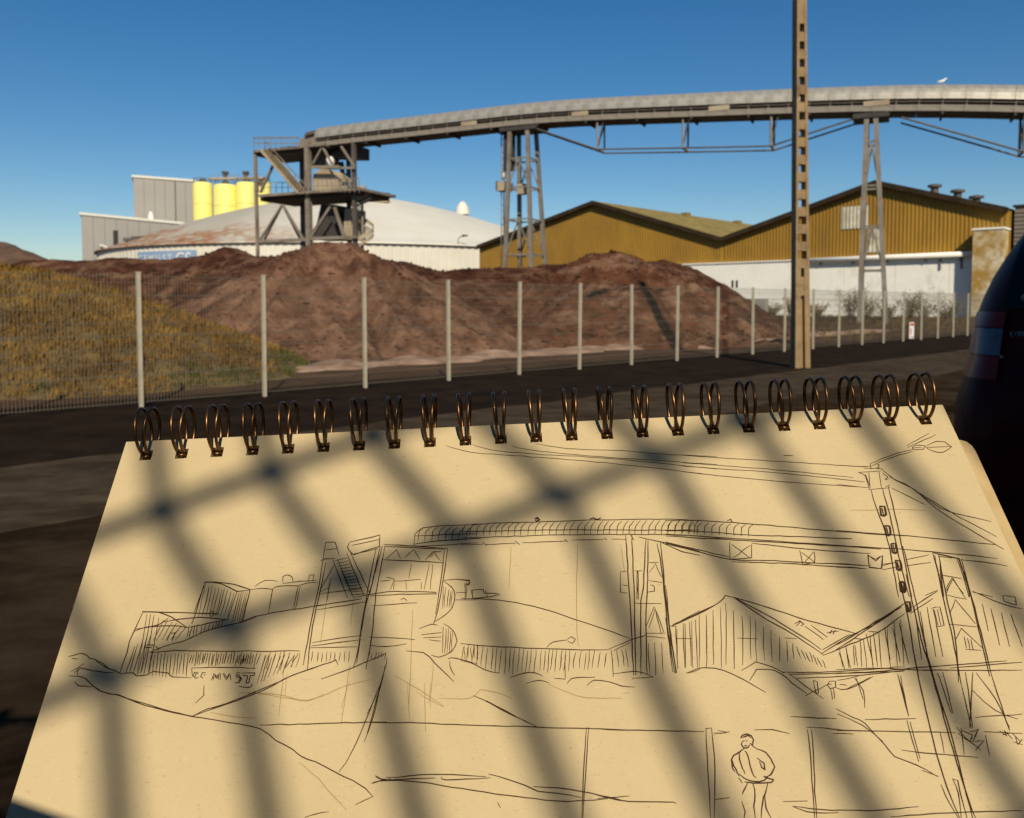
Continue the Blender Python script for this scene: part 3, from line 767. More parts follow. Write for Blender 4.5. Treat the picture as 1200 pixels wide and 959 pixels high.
c2 = mixc(mth('MULTIPLY', mth('MULTIPLY', left, low), maprange(nz2.outputs[0], .35, .6)), c1, (0.30, 0.135, 0.045))
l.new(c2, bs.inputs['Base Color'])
b = MB()
prof_ = [(TR + .7, TRZ - .15), (TR + .7, TRZ + .12)] + [(TR * (1 - k / 18) + .01, TRZ + .15 + TH * (1 - (1 - k / 18) ** 1.55)) for k in range(19)]
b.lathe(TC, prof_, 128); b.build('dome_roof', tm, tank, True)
b = MB()
for k in range(240):
    a0, a1, a2, a3 = [2 * pi * (k + f) / 240 for f in (0, .45, .5, .95)]
    def rp(a, r, z): return TC + V((r * cos(a), r * sin(a), z))
    for (aa, ra), (bb, rb) in (((a0, TR), (a1, TR)), ((a1, TR), (a2, TR + .12)), ((a2, TR + .12), (a3, TR + .12)), ((a3, TR + .12), (2 * pi * (k + 1) / 240, TR))):
        b.quad(rp(aa, ra, 0), rp(bb, rb, 0), rp(bb, rb, TRZ), rp(aa, ra, TRZ))
b.build('shell', M['tank'], tank)
def tank_pt(u, v, r=TR):                               # where a line of sight meets the shell
    d = ray(u, v); ox, oy = CAM.x - TC.x, CAM.y - TC.y
    A = d.x ** 2 + d.y ** 2; B = 2 * (ox * d.x + oy * d.y); C = ox * ox + oy * oy - r * r
    t = (-B - sqrt(max(B * B - 4 * A * C, 0))) / (2 * A); return CAM + d * t
def on_dome(u, v):                                     # first hit on the roof by stepping along the line of sight
    d = ray(u, v); t = 130.0
    while t < 320:
        p = CAM + d * t; r = sqrt((p.x - TC.x) ** 2 + (p.y - TC.y) ** 2)
        if r < TR and p.z < TRZ + .15 + TH * (1 - (r / TR) ** 1.55): return p
        t += .25
    return CAM + d * 205
# blue sign band on the shell, letters hidden low by the heap
b = MB(); N = 20
for k in range(N):
    P0, P1 = tank_pt(161 + 69 * k / N, 298, TR + .35), tank_pt(161 + 69 * (k + 1) / N, 298, TR + .35)
    def zz(q, up): return V((q.x, q.y, up))
    hi = tank_pt(195, 294, TR + .35).z; lo_ = hi - 4.6
    b.quad(zz(P0, lo_), zz(P1, lo_), zz(P1, hi), zz(P0, hi))
b.build('sign_band', M['blue'], tank)
def text_mesh(body, size):
    cu = bpy.data.curves.new('lettering', 'FONT'); cu.body = body; cu.size = size; cu.align_x = 'CENTER'
    ob = bpy.data.objects.new('lettering', cu); col.objects.link(ob)
    dg = bpy.context.evaluated_depsgraph_get(); me = bpy.data.meshes.new_from_object(ob.evaluated_get(dg))
    bpy.data.objects.remove(ob); return me
for ch, u, size, v in (('C', 164.5, 1.9, 307.4), ('E', 170.5, 1.9, 307.2), ('M', 177, 1.9, 307), ('U', 185, 1.9, 306.8), ('S', 192.5, 1.9, 306.7), ('T', 199, 1.9, 306.6), ('C', 211, 3.3, 310.5), ('S', 220.5, 3.3, 310.3)):
    me = text_mesh(ch, size); me.materials.append(M['white'])
    p = tank_pt(u, v, TR + .5); rdir = (p - TC); rdir.z = 0; rdir.normalize()
    o = bpy.data.objects.new('letter', me); col.objects.link(o); o.parent = tank
    x = V((-rdir.y, rdir.x, 0)); y = V((0, 0, 1))
    o.matrix_local = Matrix.Translation(p - TC) @ Matrix(((x.x, y.x, rdir.x, 0), (x.y, y.y, rdir.y, 0), (0, 1, 0, 0), (0, 0, 0, 1)))
# roof fittings
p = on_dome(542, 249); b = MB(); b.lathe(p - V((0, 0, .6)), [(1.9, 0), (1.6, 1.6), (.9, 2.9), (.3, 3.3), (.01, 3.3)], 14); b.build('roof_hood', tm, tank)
for u, v, w, h, m in ((424, 234, 1.7, 3.2, 'beige'), (444, 237, 4.4, 1.6, 'beige'), (155, 282, 3.0, .7, 'steeldk'), (163, 279, 2.6, .5, 'steeldk')):
    p = on_dome(u, v); b = MB(); b.box(p + V((0, 0, h / 2 - .2)), w, w * .6, h); b.build('roof_box', M[m], tank)
p = on_dome(444, 237); b = MB(); b.box(p + V((0, 0, 1.75)), 5.0, 3.0, .3); b.build('roof_box_lid', M['steeldk'], tank)
lp = tank_pt(537, 284, TR + .3)
lamp = thing('wall_lamp', 'small curved lamp on the rim of the white tank', 'lamp', V((lp.x, lp.y, TRZ - .4)))
b = MB(); q = V((lp.x, lp.y, TRZ - .4)); b.tube([q, q + V((0, 0, 1.4)), q + V((.3, -.1, 1.9)), q + V((1.0, -.3, 2.1))], .09, 6); b.build('arm', M['steel'], lamp)
b = MB(); b.tube([q + V((.8, -.2, 2.1)), q + V((1.3, -.35, 2.15)), q + V((1.9, -.5, 2.1))], .26, 8, True, .12); b.build('head', M['steeldk'], lamp)

# ------------------------------------------------------------------ grey buildings and yellow silos beyond the tank
def clad_building(name, label, u0, u1, vt0, vt1, Y, depth, split):
    A, B = W(u0, vt0, Y), W(u1, vt1, Y)
    mid = (A + B) / 2; nn = V((mid.x, mid.y, 0)).normalized(); d = V((nn.y, -nn.x, 0))     # faces the road
    za, zb2 = A.z, B.z
    A, B = onplane(u0, vt0, mid, nn), onplane(u1, vt1, mid, nn); za, zb2 = A.z, B.z; A.z = B.z = 0
    o = thing(name, label, 'building', (A + B) / 2)
    Lg = (B - A).length
    def zt_(f): return za + (zb2 - za) * f
    def prism(f0, f1, y0, y1, dz=0.0, z0=0.0):
        b = MB(); P, Q = A + d * Lg * f0, A + d * Lg * f1
        b.hexa([P + nn * y0 + V((0, 0, z0)), Q + nn * y0 + V((0, 0, z0)), Q + nn * y1 + V((0, 0, z0)), P + nn * y1 + V((0, 0, z0)),
                P + nn * y0 + V((0, 0, zt_(f0) + dz)), Q + nn * y0 + V((0, 0, zt_(f1) + dz)), Q + nn * y1 + V((0, 0, zt_(f1) + dz)), P + nn * y1 + V((0, 0, zt_(f0) + dz))])
        return b
    prism(.01, .99, .4, depth, -.2).build('core', M['greyclad'], o)
    for k in range(split):
        prism((k + .012) / split, (k + .988) / split, 0, .3, -.1).build('cladding_panel', M['greyclad'], o)
    b = MB(); P, Q = A - d * .5, B + d * .5
    def c4(y, dz): return [P + nn * y + V((0, 0, za + dz)), Q + nn * y + V((0, 0, zb2 + dz))]
    p0_, q0_ = c4(-.4, 0.02); p1_, q1_ = c4(depth + .4, 0.02); p2_, q2_ = c4(-.4, .9); p3_, q3_ = c4(depth + .4, .9)
    b.hexa([p0_, q0_, q1_, p1_, p2_, q2_, q3_, p3_]); b.build('roof', M['paleroof'], o)
    return o, A, d, nn, za
b1, A1, d1_, n1, t1 = clad_building('grey_plant_building', 'low grey clad plant building with a slit window and pale roof edge', 95, 214, 252, 263.5, 285, 26, 9)
p = onplane(135.5, 279, A1 - n1 * .12, n1); b = MB(); b.box(p, 1.5, .2, 5.2, d1_, n1); b.build('slit_window', M['dark'], b1)
p = onplane(117, 287, A1 - n1 * .9, n1); b = MB(); b.bar(p, p + d1_ * 2.2 - V((0, 0, .8)), .35, .7); b.build('lamp_bracket', M['paleroof'], b1)
p = onplane(177, 255, A1 + n1 * 5, n1); b = MB(); b.lathe(V((p.x, p.y, W(177, 256, 285).z)), [(.01, -1.5), (.95, -1.5), (.95, 2.0), (.6, 2.2), (.6, 3.0), (.01, 3.2)], 12); b.build('roof_vent', M['white'], b1)
b2, A2, d2_, n2, t2_ = clad_building('grey_plant_building', 'tall grey clad plant building standing beside the yellow silos', 156, 229, 208, 213.5, 318, 30, 6)
p = onplane(205.5, 235, A2 - n2 * .1, n2); b = MB(); b.box(V((p.x, p.y, t2_ / 2)), .25, .3, t2_ - .5, d2_, n2); b.build('corner_strip', M['fascia'], b2)
SY = 300
for (u, w, vt), slab_ in zip(((237.5, 22, 214), (264, 26, 216.5), (289, 24, 214), (307, 20, 213)), ('slim yellow silo standing next to the tall grey plant building', 'widest yellow silo, between two slimmer yellow silos', 'yellow silo between the widest silo and the transfer tower', 'yellow silo mostly hidden behind a leg of the transfer tower')):
    Yk = SY + (6 if u > 300 else 0)
    c = W(u, vt, Yk); r = w / 2 / FPX * Yk; top = c.z; c.z = 0
    s = thing('yellow_silo', slab_, 'silo', c, 'yellow silos behind the tank')
    b = MB(); b.lathe(c, [(r * .98, 0), (r, 2), (r, top - 1.2), (r * .93, top - .3), (r * .6, top), (.01, top)], 28); b.build('shell', M['yellow'], s, True)
    b = MB(); b.lathe(c, [(r + .06, top - 8), (r + .12, top - 7.8), (r + .06, top - 7.6)], 28); b.build('band', M['yellow'], s)
    b = MB(); b.lathe(c + V((0, 0, top)), [(1.3, -.05), (1.3, .9), (.8, 1.4), (.01, 1.5)], 12); b.build('top_hatch', M['steeldk'], s)
    b = MB()
    for k in range(14):
        a, a2 = 2 * pi * k / 14, 2 * pi * (k + 1) / 14
        q, q2 = c + V((r * .9 * cos(a), r * .9 * sin(a), top)), c + V((r * .9 * cos(a2), r * .9 * sin(a2), top))
        h = V((0, 0, 1.3)); b.bar(q - V((0, 0, .4)), q + h, .12, .12); b.bar(q + h, q2 + h, .12, .12)
    b.build('guard_rail', M['steeldk'], s)
cw = W(246, 208, SY + 1); ce = W(309, 207, SY + 1)
gw = thing('silo_gantry', 'brown service gantry with filter heads bridging the tops of the silos', 'gantry', (cw + ce) / 2)
b = MB(); b.bar(cw - V((0, 0, .6)), ce - V((0, 0, .6)), 2.2, .7); b.build('walkway', M['beige'], gw)
b = MB()
for k in range(9):
    q = cw + (ce - cw) * k / 8; b.bar(q - V((0, -.9, .6)), q + V((0, .9, .9)), .12, .12)
b.bar(cw + V((0, .9, .9)), ce + V((0, .9, .9)), .14, .14); b.build('rail', M['steel'], gw)
for u in (231, 254):
    pass
for u in (238, 264, 289, 306):
    q = W(u, 212, SY + 1); b = MB(); b.bar(V((q.x, q.y, q.z - 2.2)), V((q.x, q.y, cw.z - .5)), .7, .7); b.build('stand', M['steeldk'], gw)
for u in (264, 288):
    q = W(u, 207, SY + 1); b = MB(); b.lathe(V((q.x, q.y, cw.z - .3)), [(.01, 0), (.8, 0), (.8, 1.5), (1.3, 1.7), (1.3, 2.4), (.01, 2.6)], 10); b.build('filter_head', M['steeldk'], gw)

# ------------------------------------------------------------------ shrubs against the white wall
def shrub(c, h, w, seed, label):
    o = thing('shrub', label, 'shrub', c, 'scrubby bushes under the white wall')
    r = random.Random(seed); b = MB(); lf = MB()
    for k in range(26):
        a = r.uniform(0, 2 * pi); e = r.uniform(.2, 1.0); L = h * r.uniform(.5, 1.0)
        tip = c + V((cos(a) * w * .5 * e, sin(a) * w * .5 * e, L))
        mid = c + (tip - c) * .5 + V((r.uniform(-.1, .1), r.uniform(-.1, .1), .15)) * h * .4
        b.tube([c + V((cos(a) * .1, sin(a) * .1, -.02)), mid, tip], .028, 4, False, .008)
        for j in range(34):
            f = r.uniform(.25, 1.0); q = c + (tip - c) * f + V((r.gauss(0, .16), r.gauss(0, .16), r.gauss(0, .14))) * h * .5
            q.z = max(q.z, .05)
            u_ = V((r.uniform(-1, 1), r.uniform(-1, 1), r.uniform(-1, 1))).normalized(); v_ = u_.orthogonal().normalized(); s = r.uniform(.05, .12)
            lf.quad(q - u_ * s, q + v_ * s * .6, q + u_ * s, q - v_ * s * .6)
    b.build('stem', M['twig'], o); x = lf.build('foliage', M['shrubleaf'], o); return o
for i, (u, Y, h, w) in enumerate(((905, 96, 1.9, 3.5), (926, 93, 2.6, 4), (997, 84, 3.4, 4.2), (1016, 82, 2.9, 4), (1066, 78, 2.4, 3.4), (1082, 78, 3.0, 4.4), (1110, 77, 1.9, 3.5), (958, 86, 1.7, 4.0), (1040, 80, 1.6, 3.0))):
    p = W(u, 372, Y); p.z = 0
    shrub(p, h, w, i, {2: 'tallest scrubby bush, beside the foot of the trestle before the white wall', 5: 'broad scrubby bush under the white wall, away from the trestle'}.get(i, 'low scrubby brown bush on the waste ground under the white wall'))

# ------------------------------------------------------------------ gull on the conveyor roof
gp_ = CP(1103, 100); gp_.z = czs((CP(1103, 100) - CA).dot(AD)) + 3.0 * K
gull = thing('gull', 'small white gull perched on top of the conveyor roof', 'bird', gp_)
b = MB()
b.tube([gp_ + AD * x + V((0, 0, z)) for x, z in ((-.30, .24), (-.2, .25), (0, .26), (.14, .29), (.2, .36), (.24, .43), (.32, .43), (.40, .41))], .10, 8)
for i, r in enumerate((.02, .06, .12, .105, .07, .065, .04, .01)):
    cvec = gp_ + AD * (-.30, -.2, 0, .14, .2, .24, .32, .40)[i] + V((0, 0, (.24, .25, .26, .29, .36, .43, .43, .41)[i]))
    for j in range(8):
        q = b.v[i * 8 + j] - cvec; b.v[i * 8 + j] = cvec + q * (r / .10)
b.build('body', M['white'], gull, True)
b = MB()
for s in (-.04, .04):
    b.tube([gp_ + AC * s + V((0, 0, -.02)), gp_ + AC * s + V((0, 0, .18))], .012, 5)
b.build('leg', M['red'], gull)

# ------------------------------------------------------------------ the sketchbook held in front of the viewer
M['paper'] = mat('tan sketch paper', (0.465, 0.365, 0.206), 0.9, c2=(0.505, 0.40, 0.23), scale=18, bump=0.12, bscale=900, spec=0.1, bdist=0.0003)
n, l = M['paper'].node_tree.nodes, M['paper'].node_tree.links
bk = n.new('ShaderNodeTexNoise'); bk.inputs['Scale'].default_value = 9; bk.inputs['Detail'].default_value = 1
tcb = n.new('ShaderNodeTexCoord'); l.new(tcb.outputs['Object'], bk.inputs['Vector'])
b2_ = n.new('ShaderNodeBump'); b2_.inputs['Strength'].default_value = .5; b2_.inputs['Distance'].default_value = .012      # the sheet buckles a little
l.new(bk.outputs[0], b2_.inputs['Height']); fine = n['Principled BSDF'].inputs['Normal'].links[0].from_node; l.new(b2_.outputs[0], fine.inputs['Normal'])
# short dark and light fibres in the sheet
bs = n['Principled BSDF']; src = bs.inputs['Base Color'].links[0].from_socket
tc = n.new('ShaderNodeTexCoord')
for sc_, rz, thr, colr in ((560, .6, .715, (0.38, 0.285, 0.145)), (680, -.8, .725, (0.39, 0.29, 0.15)), (620, 1.9, .745, (0.31, 0.215, 0.10)), (800, .1, .71, (0.56, 0.455, 0.27))):
    mp = n.new('ShaderNodeMapping'); mp.inputs['Rotation'].default_value = (0, 0, rz); mp.inputs['Scale'].default_value = (1, 3.2, 1); l.new(tc.outputs['Object'], mp.inputs[0])
    t = n.new('ShaderNodeTexNoise'); t.inputs['Scale'].default_value = sc_; t.inputs['Detail'].default_value = 2; t.inputs['Distortion'].default_value = 1.2; l.new(mp.outputs[0], t.inputs['Vector'])
    r = n.new('ShaderNodeValToRGB'); r.color_ramp.elements[0].position = thr - .06; r.color_ramp.elements[1].position = thr + .05; l.new(t.outputs[0], r.inputs[0])
    x = n.new('ShaderNodeMix'); x.data_type = 'RGBA'; l.new(r.outputs[0], x.inputs[0]); l.new(src, x.inputs[6]); x.inputs[7].default_value = (*colr, 1); src = x.outputs[2]
l.new(src, bs.inputs['Base Color'])
M['kraft'] = mat('cover board', (0.40, 0.29, 0.14), 0.9, c2=(0.47, 0.35, 0.18), scale=60, spec=0.1)
M['ink'] = mat('brown black ink', (0.045, 0.022, 0.009), 0.7, spec=0.1)
M['inkfaint'] = mat('pencil line', (0.30, 0.215, 0.105), 0.9, spec=0.1)
M['bronze'] = mat('bronze wire', (0.17, 0.085, 0.032), 0.33, 0.9, c2=(0.10, 0.048, 0.018), scale=90)
TLp, TRp = (148, 518), (1104.5, 474.5)
VPX = (545.45, -722.6)                             # where the two side edges of the sheet meet
bup = ray(*VPX).normalized()
ra, rb = ray(*TLp), ray(*TRp)
be = rb.dot(bup) / ra.dot(bup)
br = rb - ra * be
kk = 0.297 / br.length                            # A4 sheet, long edge on top
BTL = CAM + ra * be * kk
br.normalize(); bn = br.cross(bup)
def PG(x, y, h=0.0): return BTL + br * x + bup * y + bn * h
def PX_(u, v, h=0.0):
    p = onplane(u, v, BTL, bn) - BTL
    return PG(p.dot(br), p.dot(bup), h)
PW, PHT = 0.297, 0.21
bo = PG(PW / 2, -PHT, -.008)
book = thing('sketchbook', 'ring bound tan sketchbook held open, an ink drawing of the works on its page', 'sketchbook', bo)
RX = [PW / 2 + (k - 11) * .0127 for k in range(23)]
def slab(x0, x1, y0, y1, h0, h1, holes, hy0=-.0042, hy1=-.0082, hwid=.0021, bend=0.0):
    b = MB(); xs = sorted([x0, x1] + [c + s * hwid for c in holes for s in (-1, 1)]); ys = [y0, hy0, hy1, y1]
    isin = lambda xa, xb, j: j == 1 and any(abs((xa + xb) / 2 - c) < hwid for c in holes)
    for j in range(3):
        for xa, xb in zip(xs, xs[1:]):
            ya, yb = ys[j], ys[j + 1]
            if isin(xa, xb, j):
                for (a, c) in (((xa, ya), (xb, ya)), ((xb, ya), (xb, yb)), ((xb, yb), (xa, yb)), ((xa, yb), (xa, ya))):
                    b.quad(PG(*a, h0), PG(*c, h0), PG(*c, h1), PG(*a, h1))
                continue
            b.quad(PG(xa, ya, h1), PG(xa, yb, h1), PG(xb, yb, h1), PG(xb, ya, h1))
            b.quad(PG(xa, ya, h0), PG(xb, ya, h0), PG(xb, yb, h0), PG(xa, yb, h0))
    for a, c in (((x0, y0), (x1, y0)), ((x1, y0), (x1, y1)), ((x1, y1), (x0, y1)), ((x0, y1), (x0, y0))):
        b.quad(PG(*a, h0), PG(*c, h0), PG(*c, h1), PG(*a, h1))
    return b
def buildbook(b, name, m, smooth=False):
    # keep the object's own axes on the sheet, so that the paper grain lies in its plane
    me = bpy.data.meshes.new(name)
    inv = Matrix((br, bup, bn))
    me.from_pydata([tuple(inv @ (p - bo)) for p in b.v], [], b.f); me.update(); me.materials.append(m)
    if smooth:
        for p in me.polygons: p.use_smooth = True
    o = bpy.data.objects.new(name, me); col.objects.link(o); o.parent = book
    rot = Matrix((br, bup, bn)).transposed().to_4x4(); o.matrix_local = rot; o['_o'] = tuple(bo)
    return o
pg = buildbook(slab(0, PW, 0, -PHT, -.0003, 0, RX), 'page', M['paper'])
for k in range(5):
    off = random.Random(k).uniform(-.0004, .0004)
    buildbook(slab(.0003 + off, PW - .0006 + off, -.0003 - .0002 * k, -PHT + .0005, -.0012 - .0009 * k, -.0004 - .0009 * k, RX), 'page_bundle', M['paper'])
b = MB()
cpoly = [(0, 0), (PW - .001, 0), (PW + .0003, -.0118), (PW + .0040, -.0120), (PW + .0058, -.0128), (PW + .0070, -.0146), (PW + .0074, -.017), (PW + .0048, -PHT - .002), (0, -PHT - .002)]
b.extrude([PG(x, y, -.0069) for x, y in cpoly], bn * .0016); buildbook(b, 'back_cover', M['kraft'])
RR, RCU, RCN = .0090, .0015, .0037
RW1 = UPV - br * UPV.dot(br); RW1.normalize(); RW2 = br.cross(RW1)
rb_ = MB()
for sgn in (-1, 1):
    c = PG(RX[0] + sgn * .00150, RCU, RCN)
    pts = []
    for k in range(33):
        a = 2 * pi * k / 32
        sway = sgn * .0005 * cos(a)
        pts.append(c + RW1 * (cos(a) * .0083) + RW2 * (sin(a) * .0066) + br * sway)
    rb_.tube(pts, .00060, 8, False)
q = PG(RX[0], -.0066, .0004)                         # little closed end of the twin loop at the hole
rb_.tube([q - br * .0015, q - bup * .0006, q + br * .0015], .00068, 8)
ring0 = buildbook(rb_, 'ring', M['bronze'], True)
for k in range(1, 23):
    o = ring0.copy(); col.objects.link(o); o.parent = book
    wob = random.Random(k).uniform(-.05, .05)
    rot = Matrix((br, bup, bn)).transposed().to_4x4()
    piv = V((RX[k] - PW / 2, PHT + RCU - .006, .008))
    o.matrix_local = rot @ Matrix.Translation(piv) @ Matrix.Rotation(wob * .7, 4, 'X') @ Matrix.Translation(-piv) @ Matrix.Translation(V((RX[k] - RX[0], 0, 0)))

# the pen drawing, stroke by stroke (coordinates read off enlarged views of the sheet)
CROP = {1: (60, 640, 4.796), 2: (280, 600, 4.168), 3: (540, 590, 4.168), 4: (780, 590, 4.168), 5: (980, 500, 4.795), 6: (980, 640, 3.0045), 7: (700, 780, 4.0), 8: (60, 780, 3.0), 9: (430, 800, 4.0), 12: (480, 430, 3.333), 13: (800, 420, 3.0)}
INK, FAINT = MB(), MB()
irnd = random.Random(4)
def sharp(a, b_, c_):                                  # a real corner, not a bend
    x0, y0, x1, y1 = b_[0] - a[0], b_[1] - a[1], c_[0] - b_[0], c_[1] - b_[1]
    n_ = sqrt((x0 * x0 + y0 * y0) * (x1 * x1 + y1 * y1))
    return n_ < 1e-12 or (x0 * x1 + y0 * y1) / n_ < .72
def stroke(c, pts, w=.00034, mb=None):
    ox, oy, sc = CROP[c]; mb = mb or INK; w = w * .84
    P = []
    for u, v in pts:
        d = PX_(ox + u / sc, oy + v / sc) - BTL; P.append((d.dot(br), d.dot(bup)))
    # smooth through the points, with a hand's slight wobble
    Q = []
    n = len(P)
    for i in range(n - 1):
        p0, p1, p2, p3 = P[max(i - 1, 0)], P[i], P[i + 1], P[min(i + 2, n - 1)]
        if sharp(p0, p1, p2): p0 = (2 * p1[0] - p2[0], 2 * p1[1] - p2[1])
        if sharp(p1, p2, p3): p3 = (2 * p2[0] - p1[0], 2 * p2[1] - p1[1])
        L = sqrt((p2[0] - p1[0]) ** 2 + (p2[1] - p1[1]) ** 2); m = max(2, min(10, int(L / .0025)))
        for k in range(m):
            t = k / m
            Q.append(tuple(.5 * (2 * p1[a] + (p2[a] - p0[a]) * t + (2 * p0[a] - 5 * p1[a] + 4 * p2[a] - p3[a]) * t * t + (3 * p1[a] - p0[a] - 3 * p2[a] + p3[a]) * t ** 3) + irnd.gauss(0, .00006) for a in (0, 1)))
    Q.append(P[-1]); i0 = len(mb.v); m = len(Q)
    for i, q in enumerate(Q):
        a, c_ = Q[max(i - 1, 0)], Q[min(i + 1, m - 1)]; dx, dy = c_[0] - a[0], c_[1] - a[1]; L = sqrt(dx * dx + dy * dy) or 1e-9
        e = min(1.0, .55 + .45 * min(i, m - 1 - i) / 2) * (1 + .22 * noise.noise(V((q[0] * 300, q[1] * 300, 1))))
        nx, ny = -dy / L * w * e / 2, dx / L * w * e / 2; h = .00012 if mb is INK else .00009
        q = (min(max(q[0], .0004), PW - .0004), q[1])
        mb.v += [PG(q[0] + nx, q[1] + ny, h), PG(q[0] - nx, q[1] - ny, h)]
    for i in range(m - 1): mb.f.append((i0 + 2 * i, i0 + 2 * i + 1, i0 + 2 * i + 3, i0 + 2 * i + 2))
def S(c, txt, w=.00034, mb=None):
    for part in txt.split(';'):
        pts = [tuple(float(x) for x in t.split(',')) for t in part.split()]
        if len(pts) > 1: stroke(c, pts, w, mb)
def hatch(c, x0, x1, step, top, bot, dx, jit=6, w=.00030):
    x = x0
    while x < x1:
        a, bq = top(x) + irnd.uniform(-jit, jit), bot(x) + irnd.uniform(-jit, jit)
        stroke(c, [(x, a), (x + dx * .5 + irnd.uniform(-2, 2), (a + bq) / 2), (x + dx + irnd.uniform(-3, 3), bq)], w * irnd.uniform(.8, 1.15)); x += step * irnd.uniform(.75, 1.25)
lin = lambda x0, y0, x1, y1: (lambda x: y0 + (y1 - y0) * (x - x0) / (x1 - x0))
S(1, '95,622 130,615 160,603 190,610 215,630 250,640 280,665 325,692;250,640 290,660 325,690 355,698 390,718;115,632 150,636;110,708 145,690 185,660;130,715 160,690 175,688 230,700 300,712 350,712;95,728 150,732 200,750 240,790 290,822 380,840 440,862 520,885 620,915 720,945 795,957;135,762 150,785 190,790 235,792;160,690 145,710 150,725')
S(1, '515,372 465,480 440,540 425,600 385,718;515,372 570,370 640,385 700,415 765,460;465,480 540,455 620,450 720,450 765,460;510,368 620,372 760,376 900,380 940,380;620,430 720,412 830,403 920,408 1000,416;765,460 840,445 980,418;475,470 600,445 660,405;860,225 805,375;865,205 960,215 1045,255 1120,248;865,203 980,208 1060,225 1125,247;1045,255 990,415;1120,250 1075,425;865,205 845,260 815,370 790,440', .0004)
hatch(1, 540, 760, 23, lin(540, 380, 760, 455), lambda x: 530 if x > 620 else 718, -60)
hatch(1, 470, 560, 20, lin(470, 560, 560, 500), lambda x: 716, -50)
hatch(1, 868, 1045, 17, lin(868, 215, 1045, 262), lambda x: 395, -38)
hatch(1, 1055, 1120, 13, lambda x: 258, lambda x: 425, -38)
hatch(1, 775, 985, 19, lin(775, 450, 985, 425), lin(775, 520, 985, 445), -12)
hatch(1, 565, 780, 19, lambda x: 605, lambda x: 728, -14, 10)
hatch(1, 790, 1150, 13, lambda x: 602, lambda x: 668, -12, 10, .00036)
S(1, '905,365 890,380 900,398 915,385 905,365;670,490 650,535;670,490 695,488 690,520;690,500 680,540;530,565 550,553 575,555 560,570 530,572 530,565;585,560 605,580 600,590;550,600 600,578 680,552 780,520 850,485 960,455 1070,430 1151,400;555,600 700,590 900,592 1151,592;390,718 460,715 480,730 540,725 575,708 660,715 680,735 790,742;790,685 1000,682 1151,688;790,685 795,738;860,780 858,840 810,885;795,957 870,920 990,885 1151,815')
S(1, '830,710 805,712 800,730 815,745 830,738;826,718 812,722 812,734;870,715 850,712 842,735 855,745;868,724 856,726;900,755 915,715 930,735 950,715 950,755;910,752 920,728 932,746 942,728 940,752;965,715 985,755 1005,720 1010,755;972,718 988,742 1002,716;1065,715 1045,710 1040,730 1062,745 1050,770 1030,768;1060,724 1050,726 1072,745 1058,772;1070,715 1145,715 1140,730 1120,728 1110,770 1095,770 1105,730 1075,728;1055,790 1110,795 1130,785 1125,775', .00038)
S(8, '130,55 175,92 240,105 300,130 400,160 500,180 620,200 735,222 790,265 850,295 880,322 930,340 1000,378 1060,405 1105,432 1132,462;1132,462 1070,490;735,210 870,207 1000,203 1180,199;1175,0 1160,60 1130,190 1100,270;1160,60 1065,290 1012,375;890,535 930,522 975,515;1130,415 1160,405 1195,400;1140,390 1165,400 1195,398;500,178 620,135 740,90 850,35 950,0')
S(8, '690,95 800,110 900,125 960,100;870,340 940,400 1000,470 1040,510;560,165 640,180 720,185;820,0 800,180;1050,0 1020,210', .0003, FAINT)
S(2, '0,365 55,380 15,535;55,380 110,375 165,378 145,495;165,378 200,362 290,362 265,480;290,362 330,350 385,345;300,365 275,480;75,365 130,335 190,340;215,345 215,315 240,308 260,320 265,345;215,350 300,340 380,335;340,345 345,310 365,308 362,345;0,540 130,500 350,465 600,425;0,680 150,682 300,680')
S(2, '410,235 390,370 360,500 330,670 315,750;400,240 415,232 470,228;425,250 395,400 360,560 335,770;425,150 470,148 490,215;425,150 412,230;425,185 480,180;460,235 530,420;480,230 560,420;465,260 400,380;450,320 430,435;525,200 610,410;545,200 640,400;540,150 690,115 685,170 560,210 540,190 530,175 540,150;550,165 690,135;545,210 680,180;700,165 650,350 615,480 580,690 560,760;690,170 640,400;715,165 670,400 650,600 620,770;670,180 630,380 600,560 575,740;710,160 860,168 1020,180;715,168 1000,184;700,235 850,240 1000,250;720,230 770,185 790,230;810,225 855,185 885,235;910,235 950,195 990,195;930,225 955,200 985,240;1020,180 1000,320 970,480 950,550;1005,185 985,350 960,500', .00040)
for k in range(13):
    f = k / 12; S(2, f'{470 + 75 * f},{240 + 165 * f} {530 + 90 * f},{225 + 175 * f}')
S(2, '560,420 650,405 730,390 960,392 965,402 750,405 640,412;720,320 760,330 740,380;755,340 890,330;760,345 755,380;815,340 818,380;890,345 890,380;845,255 830,325;930,255 905,380;945,255 935,380;380,480 480,465 620,440;390,460 600,425;360,640 480,620 600,605;355,655 600,625;350,665 470,662 580,660;640,612 750,615 860,625;640,650 720,660 820,645;790,430 805,420 820,435;650,460 760,450 870,445;1000,340 1040,370 1055,410 1040,470 1000,510 950,540;1000,545 1050,585 1065,630 1040,680 980,710 940,700;880,570 940,550 970,555;890,600 990,590;900,615 990,612;930,625 985,632;1000,335 1060,330 1130,335 1120,355 1105,350 1105,430;1060,395 1110,395;1140,380 1140,425;1055,430 1167,430;1020,720 1060,715 1167,745;1030,730 1035,770 1055,800;0,915 150,850 300,785 450,735 470,720 485,750;400,820 560,760 720,690;820,680 900,690 960,740 1050,830;725,710 710,780 690,860 660,959;715,690 700,710;690,340 740,335;400,400 600,375;390,395 440,370')
hatch(2, 0, 300, 22, lambda x: 692, lin(0, 750, 300, 770), -20, 12)
hatch(2, 130, 300, 20, lambda x: 700, lin(130, 830, 300, 760), -40, 12)
hatch(2, 360, 560, 24, lambda x: 685, lambda x: 730, -6)
